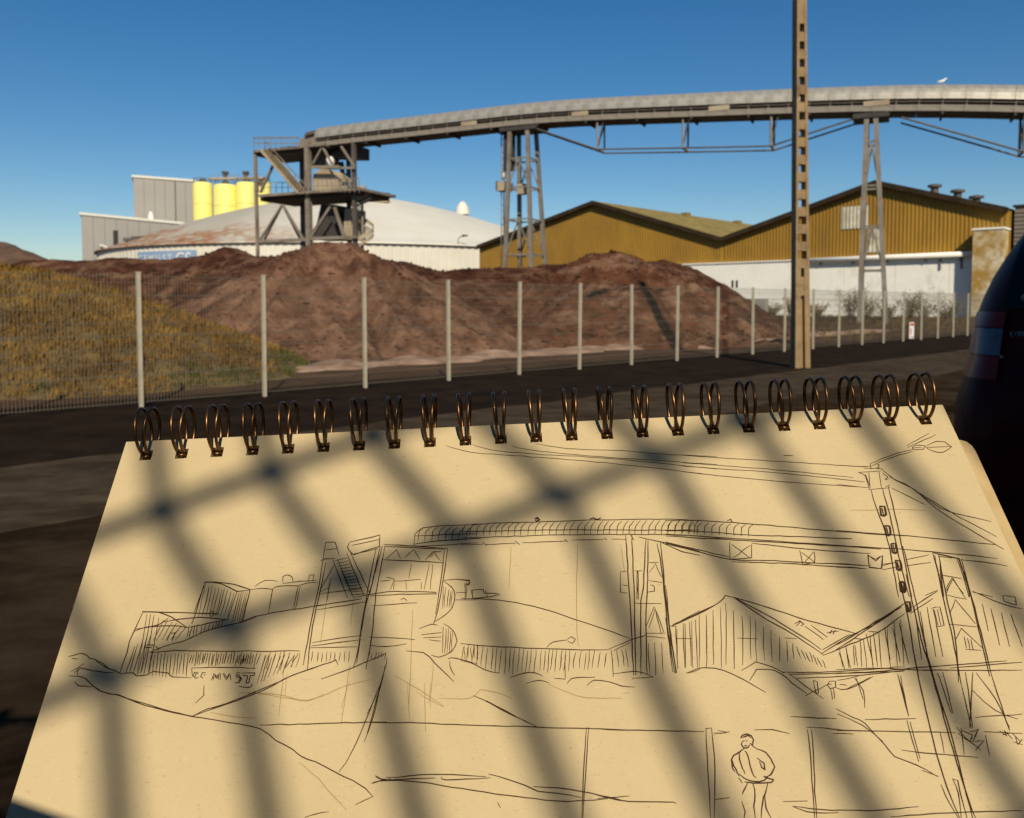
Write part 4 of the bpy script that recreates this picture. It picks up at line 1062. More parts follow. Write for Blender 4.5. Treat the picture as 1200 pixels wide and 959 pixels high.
hatch(2, 1000, 1045, 12, lin(1000, 360, 1045, 390), lambda x: 470, -8)
hatch(2, 1000, 1055, 12, lin(1000, 560, 1055, 590), lambda x: 690, -6)
hatch(2, 640, 720, 16, lambda x: 685, lambda x: 720, -8)
hatch(2, 1100, 1165, 15, lambda x: 655, lambda x: 720, 3)
S(2, '540,830 500,959;235,790 225,900;850,480 830,959;950,720 935,959;560,430 545,560;440,350 400,640', .0003, FAINT)
S(2, '0,885 180,890 340,920 520,850 640,820;760,800 850,850 1000,950', .0003, FAINT)
S(2, '855,160 860,110 900,80 1000,68 1167,65;855,160 900,150 1000,140 1167,130;862,118 1000,112 1167,108;870,170 1000,162 1167,152')
x = 905
while x < 1165: S(2, f'{x},76 {x - 24},98 {x - 30},142', .00034); x += 33
S(3, '0,107 200,97 400,90 600,84 800,80 1000,78 1167,85;0,140 300,133 600,130 900,132 1167,130;0,172 300,160 500,155 700,153 900,153 1167,160;0,178 100,172;0,205 110,200;120,203 270,195;300,193 520,185;540,182 700,178;735,175 810,178;105,190 128,207;265,185 290,202;505,176 522,190;700,170 715,180')
x = 20
while x < 1165: S(3, f'{x + 14},{106 - x * .02 - 4} {x - 8},{122 - x * .01} {x - 12},{160 - x * .008}', .00034); x += 33 * irnd.uniform(.85, 1.12)
S(3, '360,75 375,70 385,82 370,90 362,80;368,78 380,76;630,78 650,72 660,80 685,72', .0006)
S(3, '805,155 815,300 830,560 845,840;835,155 845,400 855,840;830,155 845,180;905,175 890,420 880,480 880,840;915,180 912,400 905,560 910,830;960,195 985,350 1010,600 1045,830;975,190 995,400 1020,620 1055,830;870,165 980,190 1167,235;985,195 1080,235 1167,255;865,330 868,470;862,330 860,470', .00042)
S(3, '920,290 965,290;920,340 950,295 980,360;915,378 985,388;880,490 980,490;905,600 945,505 995,640;920,610 948,515 980,640;900,635 990,635;910,650 1000,660;780,335 780,435 815,440;780,335 810,332;790,400 815,402;850,330 885,330;925,400 945,405 945,430 910,435;848,488 890,490;0,465 100,468 270,485 400,515 550,565 700,615 830,662;30,380 25,465;0,375 45,380 40,400 20,400;50,425 110,420 115,440 150,440 190,445 150,455 60,465 50,425;120,425 130,460;420,705 450,680 520,668;520,665 540,652 560,665 545,685 522,672;0,685 150,700 400,710 630,717 720,715;735,715 745,850;720,715 835,665 890,650 900,640;745,720 830,680;745,835 820,825 880,825 940,850;835,855 940,850;0,768 50,780 120,815 190,830;240,850 300,830 360,828 400,845;455,855 510,860;510,860 510,740;520,880 540,855 600,850 655,850;615,890 650,865 720,870 780,890 850,898;320,880 380,865 430,878;1110,830 1167,812;1030,600 1167,525;1020,600 1050,600;1050,600 1060,805')
hatch(3, 15, 720, 23, lin(0, 698, 720, 728), lambda x: (lin(0, 760, 190, 828)(x) if x < 190 else lin(190, 835, 720, 805)(x)), -10, 8)
hatch(3, 1085, 1165, 30, lin(1085, 585, 1165, 560), lambda x: 800, 8)
hatch(3, 760, 810, 22, lambda x: 715, lambda x: 800, 12)
hatch(3, 915, 980, 26, lambda x: 680, lambda x: 835, 6)
S(3, '245,210 235,420;570,200 565,560 575,700;780,200 800,330', .0003, FAINT)
S(4, '0,85 150,85 330,95 500,108 700,125 900,142 1167,160;0,135 200,140 400,155 600,162 910,173;0,150 300,170 600,190 900,210 1167,225;0,160 300,178 600,195 1000,218;420,195 700,225 1000,245;0,200 150,235 320,275 500,280 800,295 990,305;0,190 320,265;320,285 600,295 960,318;312,190 315,275 420,268 420,200;320,200 415,270;415,205 325,270;655,230 670,300 730,290 725,235;665,240 728,288;722,240 675,292;990,255 995,315 1055,320 1060,255 1025,275 990,255;1055,305 1120,290', .00038)
x = 20
while x < 450: S(4, f'{x + 12},{88 + x * .04} {x - 8},{108 + x * .03} {x - 10},{142 + x * .05}', .00034); x += 36
S(4, '300,85 318,78 325,92 340,95;30,600 150,545 260,485 290,452 330,460;35,595 245,495;330,460 500,570 640,650 770,740;345,465 520,560 650,640 760,715;330,458 500,510 700,575 940,640;760,735 900,650 1040,580 1167,490;770,745 900,690 1040,630 1167,540;765,715 900,640;990,625 1040,630;920,660 965,665;630,590 655,575 675,590 660,600;640,600 660,575;790,632 845,625;800,640 812,618;818,640 830,618;680,600 770,665;710,595 790,655', .00040)
hatch(4, 55, 640, 34, lambda x: (lin(30, 612, 290, 480)(x) if x < 290 else lin(290, 480, 770, 755)(x)) + 12, lambda x: 800 if x < 380 else 770, 4, 12)
hatch(4, 640, 780, 22, lin(640, 700, 780, 770), lin(640, 760, 780, 810), 20)
hatch(4, 850, 1165, 38, lin(850, 720, 1165, 560), lambda x: 800, 16, 10)
S(4, '50,660 130,662;350,660 450,663;580,660 640,662;570,825 750,825 950,815 1167,800;600,835 900,830 1167,820;640,855 800,850 1000,835 1167,815;100,830 150,810 210,803 280,815 380,860 490,925;370,820 440,775 520,800 580,830;410,865 445,812 500,812 560,830 620,880 690,930;610,840 680,890 770,955;720,865 735,930 745,925 740,870 720,865;685,940 790,885;800,870 830,870 830,900 805,905 790,888 800,870;805,905 815,959;820,905 825,955;795,885 812,884;840,865 940,845;850,885 885,890;880,910 1000,850;930,855 965,959;0,400 20,600 50,830;0,560 35,825;1135,835 1167,959')
S(5, '190,210 300,165 430,130;195,222 280,185 430,140;425,120 450,105 500,110 490,130 440,132 425,120;430,122 480,118;500,115 560,85 610,88 648,115 600,145 550,142 505,120;505,120 648,112;395,110 520,40;400,118 560,45;190,210 195,240;155,235 260,238;125,258 250,250;125,258 165,275 185,350;185,260 190,350;165,270 190,340;240,255 255,350;180,355 300,345;225,215 240,212 240,235 225,230;260,262 290,285 270,300 295,295;275,340 298,330 295,348;255,240 330,300 420,345 540,430 640,480 870,535;300,285 430,350 560,460 700,550 940,690;310,345 500,440;420,345 640,480 900,620')
S(5, '195,360 230,470 290,640 330,850 350,959;260,350 300,500 350,720 380,850 410,959;295,350 340,540 385,760 425,959', .00042)
for cx, cy in ((262, 475), (288, 585), (325, 685), (350, 780), (372, 903)):
    S(5, f'{cx - 18},{cy - 26} {cx + 8},{cy - 26} {cx + 18},{cy + 20} {cx + 6},{cy + 28} {cx - 8},{cy + 26} {cx - 18},{cy - 26}', .0009)
    S(5, f'{cx - 8},{cy - 20} {cx + 4},{cy + 22}', .0007)
S(5, '0,585 200,600 400,615 700,645 900,665;0,670 250,690;0,630 90,632;360,690 540,705 700,720 905,742;700,750 850,765 960,785;0,770 155,780;0,790 170,800;175,720 185,790 255,800 260,725 220,755 175,720;255,775 330,765;260,805 340,790;390,750 520,722;390,785 530,765;540,710 575,830 600,959;575,720 590,850 605,959;540,710 690,745;575,730 650,740;680,745 720,860 745,959;690,740 730,870 750,959;575,835 700,855;610,920 650,850 715,940;620,925 652,862;500,950 570,920;765,930 880,959', .00038)
S(5, '0,218 190,225;0,292 160,312;0,325 180,345', .00025)
S(5, '80,470 200,470 320,465 500,473', .0003, FAINT)
S(6, '215,90 250,240 285,440 340,680 390,850 435,959;245,100 300,330 350,500 400,680 460,880 490,959;235,0 270,150 330,420 400,650 480,959;0,365 100,300 235,205;0,350 230,215;270,215 355,160;260,240 340,185;345,30 380,200 410,330 440,490;360,30 385,170 420,330 430,480;430,45 470,160 500,290 540,460;440,45 500,270 545,450', .00042)
for cx, cy in ((234, 145), (252, 215)):
    S(6, f'{cx - 10},{cy - 18} {cx + 6},{cy - 18} {cx + 10},{cy + 14} {cx - 3},{cy + 18} {cx - 10},{cy - 18}', .0009)
    S(6, f'{cx - 4},{cy - 12} {cx + 3},{cy + 14}', .0008)
S(6, '10,375 30,435;35,362 50,430;60,350 65,420;85,335 90,425;105,310 130,420;130,305 145,425;170,285 190,400;200,290 225,410;220,270 255,415;275,215 300,400;295,230 325,410;320,215 350,390;340,220 375,390;335,220 365,215 380,280 350,285;345,225 358,280;355,222 368,280;340,25 435,45;385,105 440,115;385,170 410,115 455,185;385,172 460,188;400,240 420,190 490,275;395,275 495,285;420,330 440,290 515,360;450,320 458,360;462,325 470,362;474,330 482,365;455,365 510,368;440,490 475,640;455,445 480,640;480,445 470,640;490,445 560,540 610,640;545,450 600,620 610,650;480,510 560,580 640,610;0,437 150,430 300,437 655,437;0,450 200,437 400,420 600,405;400,430 655,410;100,612 280,608;0,650 300,655 420,658;490,605 655,592;520,655 655,660;65,465 95,510 100,570;0,500 40,505 130,460;215,450 235,530 255,600;225,455 255,600;355,445 375,500 405,590;375,445 410,590;248,615 290,760;260,620 295,750;365,655 380,730;440,640 450,735;525,665 540,740')
S(6, '0,575 60,605 100,625 170,700 205,740 280,770 355,812;0,590 90,630 165,690;230,720 350,732 500,745;425,640 460,680 510,720;430,660 470,690;470,655 500,645 480,690 520,685 490,720;440,650 480,665 470,690 500,710;575,650 600,670 590,650 620,680;585,665 610,660;620,660 650,690;625,690 655,700;630,670 640,700 655,680;300,790 360,812;370,840 385,880 430,959;410,820 430,870 440,959;410,820 425,825 460,959;0,930 150,932 290,918;190,955 400,940 655,932;480,160 550,190 620,215 655,220;585,175 630,180 635,210 590,195 585,175;515,205 535,300;545,220 575,350;580,235 610,355;615,240 655,355')
S(7, '508,298 515,420 522,560 530,716;535,295 545,400 552,480 548,716;505,298 535,293;985,302 1000,440 1018,716;1005,302 1012,430 1028,716;980,290 1010,292;0,300 200,304 370,308 500,310;545,318 580,318 620,310;565,305 605,313;735,302 820,302 900,320;1010,292 1200,305;1105,320 1200,322;905,240 1120,250;0,610 100,632 200,640 330,640 370,648;0,625 150,612;548,628 620,620;870,636 985,636;915,662 1000,670 1100,677 1200,680;915,662 980,685 1050,693 1130,690')
S(7, '672,340 680,328 700,322 722,330 732,350 728,372 715,365;672,340 690,335 705,328 720,340;680,355 675,372 688,388 705,385 715,372;688,378 702,377;682,356 690,354;696,353 704,354;720,370 745,390;690,390 665,405 640,425 628,440 640,470 655,500 665,520;628,440 632,480 645,500;745,390 790,410 810,435 832,475 815,510 790,525;665,405 668,440 680,480 692,510;690,400 705,420 715,460 725,500 745,528;750,435 780,460 785,490 770,480 760,450;655,505 690,530 730,545 780,538 800,520;780,520 800,530 825,535 815,548 730,552 700,548 690,545;785,520 800,528;660,525 680,552;705,555 690,580 680,605;730,555 740,610 735,660 740,716;800,550 785,600 775,640 768,716;785,605 790,670 815,716;675,640 690,680 688,716', .00042)
S(9, '0,240 30,140 65,0;0,150 45,60;25,188 200,190 400,197 600,204 800,210 1000,215 1200,222;500,62 580,100 680,155 750,185 800,210;560,85 700,160;1030,210 1020,350 1012,520 1008,636;1040,210 1028,380 1018,520 1012,636;40,437 90,462 130,455 320,448;22,472 60,462 200,462 400,490 650,530 870,555 1000,555 1130,545;90,448 250,433 400,432 560,442;350,440 370,457 580,447;570,430 660,455 740,480 800,510 900,520 1005,540;780,488 900,495 1050,520 1190,550;612,562 628,588')
S(9, '190,0 200,180;270,0 275,235;300,0 290,100;340,75 480,75 530,35 600,45 680,75;850,10 950,50 1030,72 1200,75;230,45 360,115', .0003, FAINT)
S(12, '145,310 250,335 450,350 700,370 950,395 1200,425;245,305 320,325 470,340 800,360 1200,400;400,310 470,325 700,348 1200,382;490,300 620,320 850,330 1000,342 1200,352', .00026)
S(13, '0,342 200,355 450,370 650,383;0,368 300,390 600,420;0,380 350,405 640,435;0,400 300,430 650,455', .00026)
S(13, '355,342 388,343', .0004)
ink = buildbook(INK, 'ink_drawing', M['ink']); ink['kind'] = 'stuff'; ink['label'] = 'dark brown pen lines of the drawn conveyor, tank, hangars and a standing figure'
buildbook(FAINT, 'pencil_underdrawing', M['inkfaint'])['kind'] = 'stuff'

# ------------------------------------------------------------------ chain link fence behind the viewer; its mesh shades the page
CLY = -0.9
def toCL(p): t = (CLY - p.y) / SUN.y; q = p + SUN * t; return V((q.x, q.z))
n0 = toCL(PX_(665, 582)); e1 = toCL(PX_(545, 630)) - n0
eA = toCL(PX_(440, 513)) - toCL(PX_(545, 630))         # strands above the joint line
eB = toCL(PX_(815, 888)) - n0                          # strands below it run steeper
clf = thing('chain_link_fence', 'sagging chain link fence on steel posts behind the viewer', 'fence', V((0, CLY, 0)))
M['clwire'] = mat('galvanised wire', (0.35, 0.34, 0.32), 0.45, 0.7)
xa, xb, za, zb_ = -1.3, 2.3, 0.04, 2.95
def clip(p, d):
    t0, t1 = -1e9, 1e9
    for o_, dd, lo, hi in ((p.x, d.x, xa, xb), (p.y, d.y, za, zb_)):
        if abs(dd) < 1e-9:
            if not lo <= o_ <= hi: return None
            continue
        a, c = (lo - o_) / dd, (hi - o_) / dd
        t0, t1 = max(t0, min(a, c)), min(t1, max(a, c))
    return (t0, t1) if t1 - t0 > .02 else None
b = MB()
WR = .0044
def wire(p, d, t0, t1, y):
    r = clip(p, d)
    if not r: return
    a, c = max(r[0], t0), min(r[1], t1)
    if c - a < 1e-3: return
    A, B = p + d * a, p + d * c
    b.tube([V((A.x, y, A.y)), V((B.x, y, B.y))], WR, 6, False)
eB = eB * 1.6
TT = eA - eB                                            # one kinked cell upward
for m in range(-14, 14):
    for k in range(-60, 60):
        q = n0 + e1 * k + TT * m
        wire(q, eA, 0, 1, CLY - .003); wire(q + eA, -eB, 0, 1, CLY - .003)
    wire(n0 + TT * m, e1, -1e6, 1e6, CLY + .003); wire(n0 + TT * m + eA, e1, -1e6, 1e6, CLY + .003)
o = b.build('wire_mesh', M['clwire'], clf); o['kind'] = 'stuff'
for x in (xa - .03, xb + .03):
    b = MB(); b.tube([V((x, CLY, 0)), V((x, CLY, 3.02))], .03, 10); b.build('post', M['clwire'], clf)
b = MB(); b.tube([V((xa - .03, CLY, 2.97)), V((xb + .03, CLY, 2.97))], .02, 8); b.build('top_rail', M['clwire'], clf)

# ------------------------------------------------------------------ two unseen brick sheds added to block sky light, a sun gap between
M['brick'] = mat('brown brick', (0.16, 0.075, 0.045), 0.9, c2=(0.24, 0.12, 0.07), scale=6, bump=.3, bscale=20)
M['slate'] = mat('dark roof', (0.05, 0.045, 0.04), 0.9)
def shed(x0, x1, y0, y1, h, label):
    o = thing('blocker_shed', label, 'building', V(((x0 + x1) / 2, (y0 + y1) / 2, 0)))
    b = MB(); b.box(V(((x0 + x1) / 2, (y0 + y1) / 2, h / 2)), x1 - x0, y1 - y0, h); b.build('wall', M['brick'], o)
    b = MB(); b.box(V(((x0 + x1) / 2, (y0 + y1) / 2, h + .12)), x1 - x0 + .3, y1 - y0 + .3, .22); b.build('roof', M['slate'], o)
    x = x0 + 1.6
    while x < x1 - 1.6:
        b = MB(); b.box(V((x, y1 + .01, min(2.3, h - 1.0))), 1.2, .1, 1.3); w = b.build('window', M['white'], o)
        b = MB(); b.box(V((x, y1 + .05, min(2.3, h - 1.0))), 1.0, .06, 1.1); b.build('pane', M['dark'], w)
        x += 2.6
    return o
shed(-16, -1.0, -9, -1.3, 2.5, 'low brown brick shed added unseen behind the viewer to block sky light')
shed(2.1, 16, -9, -1.3, 6.4, 'taller brown brick shed added unseen behind the viewer to shade the parked car')

# ------------------------------------------------------------------ dark red car parked on the right, seen from behind
M['maroon'] = mat('dark red paint', (0.050, 0.0025, 0.0015), 0.5, 0.0, c2=(0.036, 0.0018, 0.0012), scale=3, coat=0.03, spec=0.10)
M['glass'] = mat('dark car glass', (0.004, 0.003, 0.003), 0.15, spec=0.2)
M['lensred'] = mat('red lens', (0.16, 0.006, 0.004), 0.35, coat=0.05, spec=.2)
M['lenspale'] = mat('clear lens', (0.12, 0.12, 0.13), 0.35, c2=(0.07, 0.07, 0.08), scale=25, coat=0.1, spec=.2)
M['plastic'] = mat('black bumper plastic', (0.012, 0.011, 0.011), 0.6)
M['chrome'] = mat('chrome letter', (0.22, 0.21, 0.2), 0.45, 0.6)
M['rubber'] = mat('tyre rubber', (0.015, 0.014, 0.013), 0.9)
CF = FDIR.copy(); CR = FNRM.copy()                      # car heading, and to its right
CO = W(1117, 355, 2.3); CO.z = 0
CWD = 1.8
def rear_lz(u, v): p = onplane(u, v, CO, CF); return ((p - CO).dot(CR), p.z)
half = [rear_lz(u, v) for u, v in ((1126, 700), (1119, 600), (1117, 520), (1119.5, 470), (1129, 440), (1137, 410), (1143, 373), (1153, 348), (1163, 327), (1180, 300), (1200, 274))]
def lean_x(z): return .42 * max(0, z - 1.25) ** 1.15 + .02
def rim_lz(u, v):                                       # outline point, allowing for how far the rounded corner sits forward
    x = .17
    for _ in range(6):
        p = onplane(u, v, CO + CF * x, CF); x = .17 + lean_x(p.z)
    return ((p - CO).dot(CR), p.z)
half = [rim_lz(u, v) for u, v in ((1126, 700), (1119, 600), (1117, 520), (1119.5, 470), (1129, 440), (1137, 410), (1143, 373), (1153, 348), (1163, 327), (1180, 300), (1200, 274))]
half = [(half[0][0] + .06, .30)] + half
(rl, rz) = half[-1]
half += [(rl + .09, rz + .055), (rl + .24, rz + .095), (.70, rz + .12)]
out = half + [(CWD - a, z) for a, z in reversed(half)]
NO = len(out); CC = (CWD / 2, 1.02)
def lean_x(z): return .42 * max(0, z - 1.25) ** 1.15 + .02
def corner(s): return .17 * max(0.0, (s - .86) / .14) ** 2.4
def scale_of(a, z):
    dx, dz = a - CC[0], z - CC[1]; best = 9.0
    for (x0, z0), (x1, z1) in zip(out, out[1:] + out[:1]):
        ex, ez = x1 - x0, z1 - z0; px_, pz_ = x0 - CC[0], z0 - CC[1]
        den = dx * ez - dz * ex
        if abs(den) < 1e-9: continue
        t = (px_ * ez - pz_ * ex) / den; u_ = (px_ * dz - pz_ * dx) / den
        if t > 0 and -1e-6 <= u_ <= 1 + 1e-6: best = min(best, t)
    return 1 / best
def CARP(a, x, z): return CO + CR * a + CF * x + V((0, 0, z))
def rear(a, z, d=0.0): return CARP(a, lean_x(z) + corner(min(1.0, scale_of(a, z))) - d, z)
car = thing('parked_car', 'dark red tall hatchback seen from behind beside the sketchbook', 'car', CARP(CWD / 2, 2.1, 0))
b = MB(); rings = []
for s in (.3, .6, .82, .9, .95, .98, 1.0):
    rings.append([CARP(CC[0] + (a - CC[0]) * s, lean_x(CC[1] + (z - CC[1]) * s) + corner(s), CC[1] + (z - CC[1]) * s) for a, z in out])
for x, zc, nar in ((1.2, 9, 0), (2.3, 9, .0), (2.75, 1.72, .01), (3.25, 1.18, .02), (3.9, 1.02, .04), (4.2, .86, .12)):
    rings.append([CARP(CC[0] + (a - CC[0]) * (1 - nar), x, min(z, zc)) for a, z in out])
for r in rings: b.v += r
cidx = len(b.v); b.v.append(CARP(CC[0], lean_x(CC[1]), CC[1])); fidx = len(b.v); b.v.append(CARP(CC[0], 4.24, .6))
for j in range(NO):
    j2 = (j + 1) % NO
    b.f.append((cidx, j, j2)); L = (len(rings) - 1) * NO; b.f.append((fidx, L + j2, L + j))
    for k in range(len(rings) - 1): b.f.append((k * NO + j, (k + 1) * NO + j, (k + 1) * NO + j2, k * NO + j2))
b.build('body', M['maroon'], car, True)
def patch(fn, nu, nv, name, m, parent=None, d=.012, mir=False):
    b = MB()
    for j in range(nv + 1):
        for i in range(nu + 1):
            a, z = fn(i / nu, j / nv); b.v.append(rear(CWD - a if mir else a, z, d))
    for j in range(nv):
        for i in range(nu): k = j * (nu + 1) + i; b.f.append((k, k + 1, k + nu + 2, k + nu + 1))
    return b.build(name, M[m], parent or car, True)
def left_at(z):
    for (a0_, z0), (a1_, z1) in zip(half, half[1:]):
        if z0 <= z <= z1: return a0_ + (a1_ - a0_) * (z - z0) / (z1 - z0)
    return half[-1][0]
inner = rear_lz(1163, 400)[0]
zt = [rear_lz(1150, v)[1] for v in (366, 386, 419, 446)]
for mir in (False, True):
    for (zh, zl), m, nm in (((zt[0], zt[1] + .003), 'lensred', 'tail_light'), ((zt[1], zt[2] + .003), 'lenspale', 'reversing_light'), ((zt[2], zt[3]), 'lensred', 'brake_light')):
        patch(lambda i, j, zh=zh, zl=zl: (left_at(zl + (zh - zl) * j) + .006 + (inner - left_at(zl + (zh - zl) * j) - .006) * i, zl + (zh - zl) * j), 6, 5, nm, m, mir=mir)
zw0, zw1 = rear_lz(1180, 362)[1], half[-1][1] - .02
def win(i, j):
    z = zw0 + (zw1 - zw0) * j; a0_ = max(rear_lz(1161, 350)[0], left_at(z) + .035); return (a0_ + (CWD - 2 * a0_) * i, z)
patch(win, 14, 8, 'rear_window', 'glass', d=.010)
patch(lambda i, j: (.06 + (CWD - .12) * i, .34 + .30 * j), 16, 4, 'bumper', 'plastic', d=.05)
patch(lambda i, j: (.64 + .52 * i, .74 + .11 * j), 4, 2, 'number_plate', 'white', d=.012)
a, z = rear_lz(1195, 349)
b = MB(); b.tube([rear(a - .02, z, .01), rear(a, z, .03), rear(a + .05, z + .006, .03), rear(a + .09, z + .01, .012)], .012, 8); b.build('wiper_pivot', M['chrome'], car, True)
b = MB(); b.tube([rear(a + .05, z, .03), rear(a + .3, z + .03, .025), rear(a + .62, z + .06, .022)], .007, 6); b.build('wiper_arm', M['plastic'], car)
a, z = rear_lz(1165.5, 419.5); b = MB(); b.lathe(V((0, 0, 0)), [(.01, 0), (.006, .004), (.001, .006)], 8)
M3 = rear(a, z, .012)
b = MB(); b.box(M3, .008, .012, .008, CR, CF); b.build('lamp_screw', M['chrome'], car)
# badge letters, too small in the photograph to read as more than strokes
for k, segs in enumerate((((.8, 1, .1, .9), (.1, .9, .1, .2), (.1, .2, .8, 0)), ((.0, 0, .7, 1),), ((.0, 1, .4, 0), (.4, 0, .8, 1)), ((.2, 0, .2, 1),), ((.1, 0, .1, 1), (.1, 1, .6, .9)), ((.2, 0, .2, 1),), ((.1, 0, .6, 1),))):
    b = MB(); h = .013
    for x0, y0, x1, y1 in segs:
        a0_, z0 = rear_lz(1172 + k * 4.6 + x0 * 3.4, 395.5); a1_, z1 = rear_lz(1172 + k * 4.6 + x1 * 3.4, 395.5)
        b.bar(rear(a0_, z0 + y0 * h, .004), rear(a1_, z1 + y1 * h, .0041), .0025, .0025)
    b.build('badge_letter', M['chrome'], car)
for sd_, nm in ((0, 'left'), (1, 'right')):
    for x0, x1 in ((.55, 1.25), (1.32, 2.12), (2.18, 2.75)):
        b = MB(); rows = [(1.08, 0), (1.62 if x1 < 2.7 else 1.5, 1)]
        P = []
        for z_, t in rows:
            for x_ in ((x0, x1) if t == 0 else (x1 - (.12 if x1 > 2.7 else 0), x0 + .03)):
                aa = left_at(z_) - .006; P.append(CARP(CWD - aa if sd_ else aa, x_, z_))
        b.quad(*P); b.build('side_window', M['glass'], car)
for x in (.75, 3.35):
    for a in (.10, CWD - .10):
        c = CARP(a, x, .31); wv = thing if False else None
        b = MB(); b.tube([c - CR * .10, c + CR * .10], .31, 24); w_ = b.build('wheel', M['rubber'], car)
        b = MB(); sgn = -1 if a < 1 else 1; b.tube([c + CR * sgn * .09, c + CR * sgn * .107], .20, 16); b.build('rim', M['greybox'], w_)

# ------------------------------------------------------------------ clods lying on the heap
for hk, (h_, nclod, cm, cl) in enumerate(((heap, 3000, 'soil', 'dark brown clods strewn over the long soil heap'), (heap2, 2200, 'soilpale', 'pale gravelly lumps strewn over the cone shaped heap'), (heap3, 1800, 'soilmid', 'reddish lumps strewn over the rounded heap'))):
    b = MB(); r = random.Random(8 + hk)
    hv = [v_.co.copy() for v_ in h_.data.vertices if v_.co.z > .05 and v_.co.y < 37]
    for _ in range(nclod):
        p = r.choice(hv); sz = r.uniform(.02, .07) * (2.0 if r.random() < .05 else 1) * (1.5 if p.z < .6 else 1)
        i = len(b.v)
        for d in ((1, 0, 0), (-1, 0, 0), (0, 1, 0), (0, -1, 0), (0, 0, 1), (0, 0, -1)):
            b.v.append(p + V(d) * sz * r.uniform(.6, 1.3) + V((0, 0, sz * .2)))
        for f in ((0, 2, 4), (2, 1, 4), (1, 3, 4), (3, 0, 4), (2, 0, 5), (1, 2, 5), (3, 1, 5), (0, 3, 5)): b.f.append(tuple(i + k for k in f))
    o = b.build('clods', M[cm], origin=(0, 0, 0)); o['kind'] = 'stuff'; o['label'] = cl; o['category'] = 'rubble'

# ------------------------------------------------------------------ the person drawing: stands behind the lens, book in the left hand, phone in the right
M['skin'] = mat('skin', (0.50, 0.30, 0.20), 0.6, c2=(0.55, 0.34, 0.23), scale=12)
M['jacket'] = mat('dark jacket cloth', (0.03, 0.035, 0.05), 0.9, c2=(0.04, 0.045, 0.06), scale=20)
M['trousers'] = mat('grey trousers', (0.08, 0.075, 0.07), 0.9)
M['hair'] = mat('brown hair', (0.03, 0.018, 0.01), 0.7)
M['phone'] = mat('black phone', (0.01, 0.01, 0.011), 0.3)
def skin(name, chains, m, parent, sub=2):
    # chains: list of [(point, radius), ...]; equal points are one joint
    vs, ed, rad, key = [], [], [], {}
    for ch in chains:
        prev = None
        for p, rr in ch:
            k = tuple(round(x, 4) for x in p)
            if k not in key: key[k] = len(vs); vs.append(tuple(p)); rad.append(rr)
            if prev is not None and prev != key[k]: ed.append((prev, key[k]))
            prev = key[k]
    me = bpy.data.meshes.new(name); me.from_pydata(vs, ed, []); me.update()
    ob = bpy.data.objects.new(name, me); col.objects.link(ob)
    sm = ob.modifiers.new('skin', 'SKIN'); sm.use_smooth_shade = True
    for i, rr in enumerate(rad):
        sv = me.skin_vertices[0].data[i]; sv.radius = (rr, rr) if not isinstance(rr, tuple) else rr; sv.use_root = (i == 0)
    ss_ = ob.modifiers.new('sub', 'SUBSURF'); ss_.levels = sub; ss_.render_levels = sub
    dg = bpy.context.evaluated_depsgraph_get(); out_ = bpy.data.meshes.new_from_object(ob.evaluated_get(dg))
    bpy.data.objects.remove(ob)
    o0 = V(parent['_o'])
    for v_ in out_.vertices: v_.co = v_.co - o0
    out_.materials.clear(); out_.materials.append(m)
    for p in out_.polygons: p.use_smooth = True
    o = bpy.data.objects.new(name, out_); col.objects.link(o); o.parent = parent
    return o
PO = V((-.10, -.34, 0))
man = thing('person', 'person in dark jacket holding the sketchbook and a phone', 'person', PO)
def L(x, y, z): return V((x, y, z))
def Tq(x, y, z): return V((x - .10, y, z * 1.03))
pel, wst, che, nek, hd0 = Tq(0, -.34, .93), Tq(0, -.35, 1.10), Tq(0, -.35, 1.27), Tq(0, -.345, 1.44), Tq(0, -.315, 1.53)
hdt = Tq(0, -.31, 1.635)
hold = PG(.085, -PHT + .004, -.012)                      # where the left hand grips the lower edge
pl = PG(.085, -PHT - .03, -.013)                         # left palm, below and behind the board
wl_ = pl - bup * .055 - bn * .012
el_ = Tq(-.27, -.16, 1.06); sl_ = Tq(-.18, -.355, 1.375)
pr_ = L(.052, -.045, 1.530); wr_ = L(.105, -.075, 1.45); er_ = Tq(.27, -.17, 1.14); sr_ = Tq(.18, -.355, 1.375)
fing = []
for k, (dx, ln) in enumerate(((-.030, .060), (-.010, .070), (.010, .067), (.029, .053))):
    r0 = pl + br * dx * .9 + bup * .028
    fing.append([(pl, .019), (r0, .0105), (r0 + bup * ln * .5 - bn * .004, .0088), (r0 + bup * ln * .85 - bn * .001, .0080), (r0 + bup * ln * 1.1 + bn * .002, .0068)])
th0 = pl + br * .034 + bn * .008
fing.append([(pl, .019), (th0, .0125), (PG(.118, -PHT - .004, .010), .0105), (PG(.110, -PHT + .022, .0095), .0095), (PG(.104, -PHT + .042, .0088), .0078)])
fr = []
for k, (dz, ln) in enumerate(((.030, .055), (.010, .060), (-.010, .058), (-.028, .048))):
    r0 = pr_ + L(-.006, .004, dz); fr.append([(pr_, .019), (r0, .0105), (r0 + L(-.012, .016, .004), .0088), (r0 + L(-.012 - ln * .4, .016 - .006, .006), .0080), (r0 + L(-.012 - ln * .75, .010 - .004, .006), .0068)])
fr.append([(pr_, .019), (pr_ + L(-.014, -.018, .014), .0125), (pr_ + L(-.034, -.026, .026), .0105), (pr_ + L(-.05, -.026, .034), .0085)])
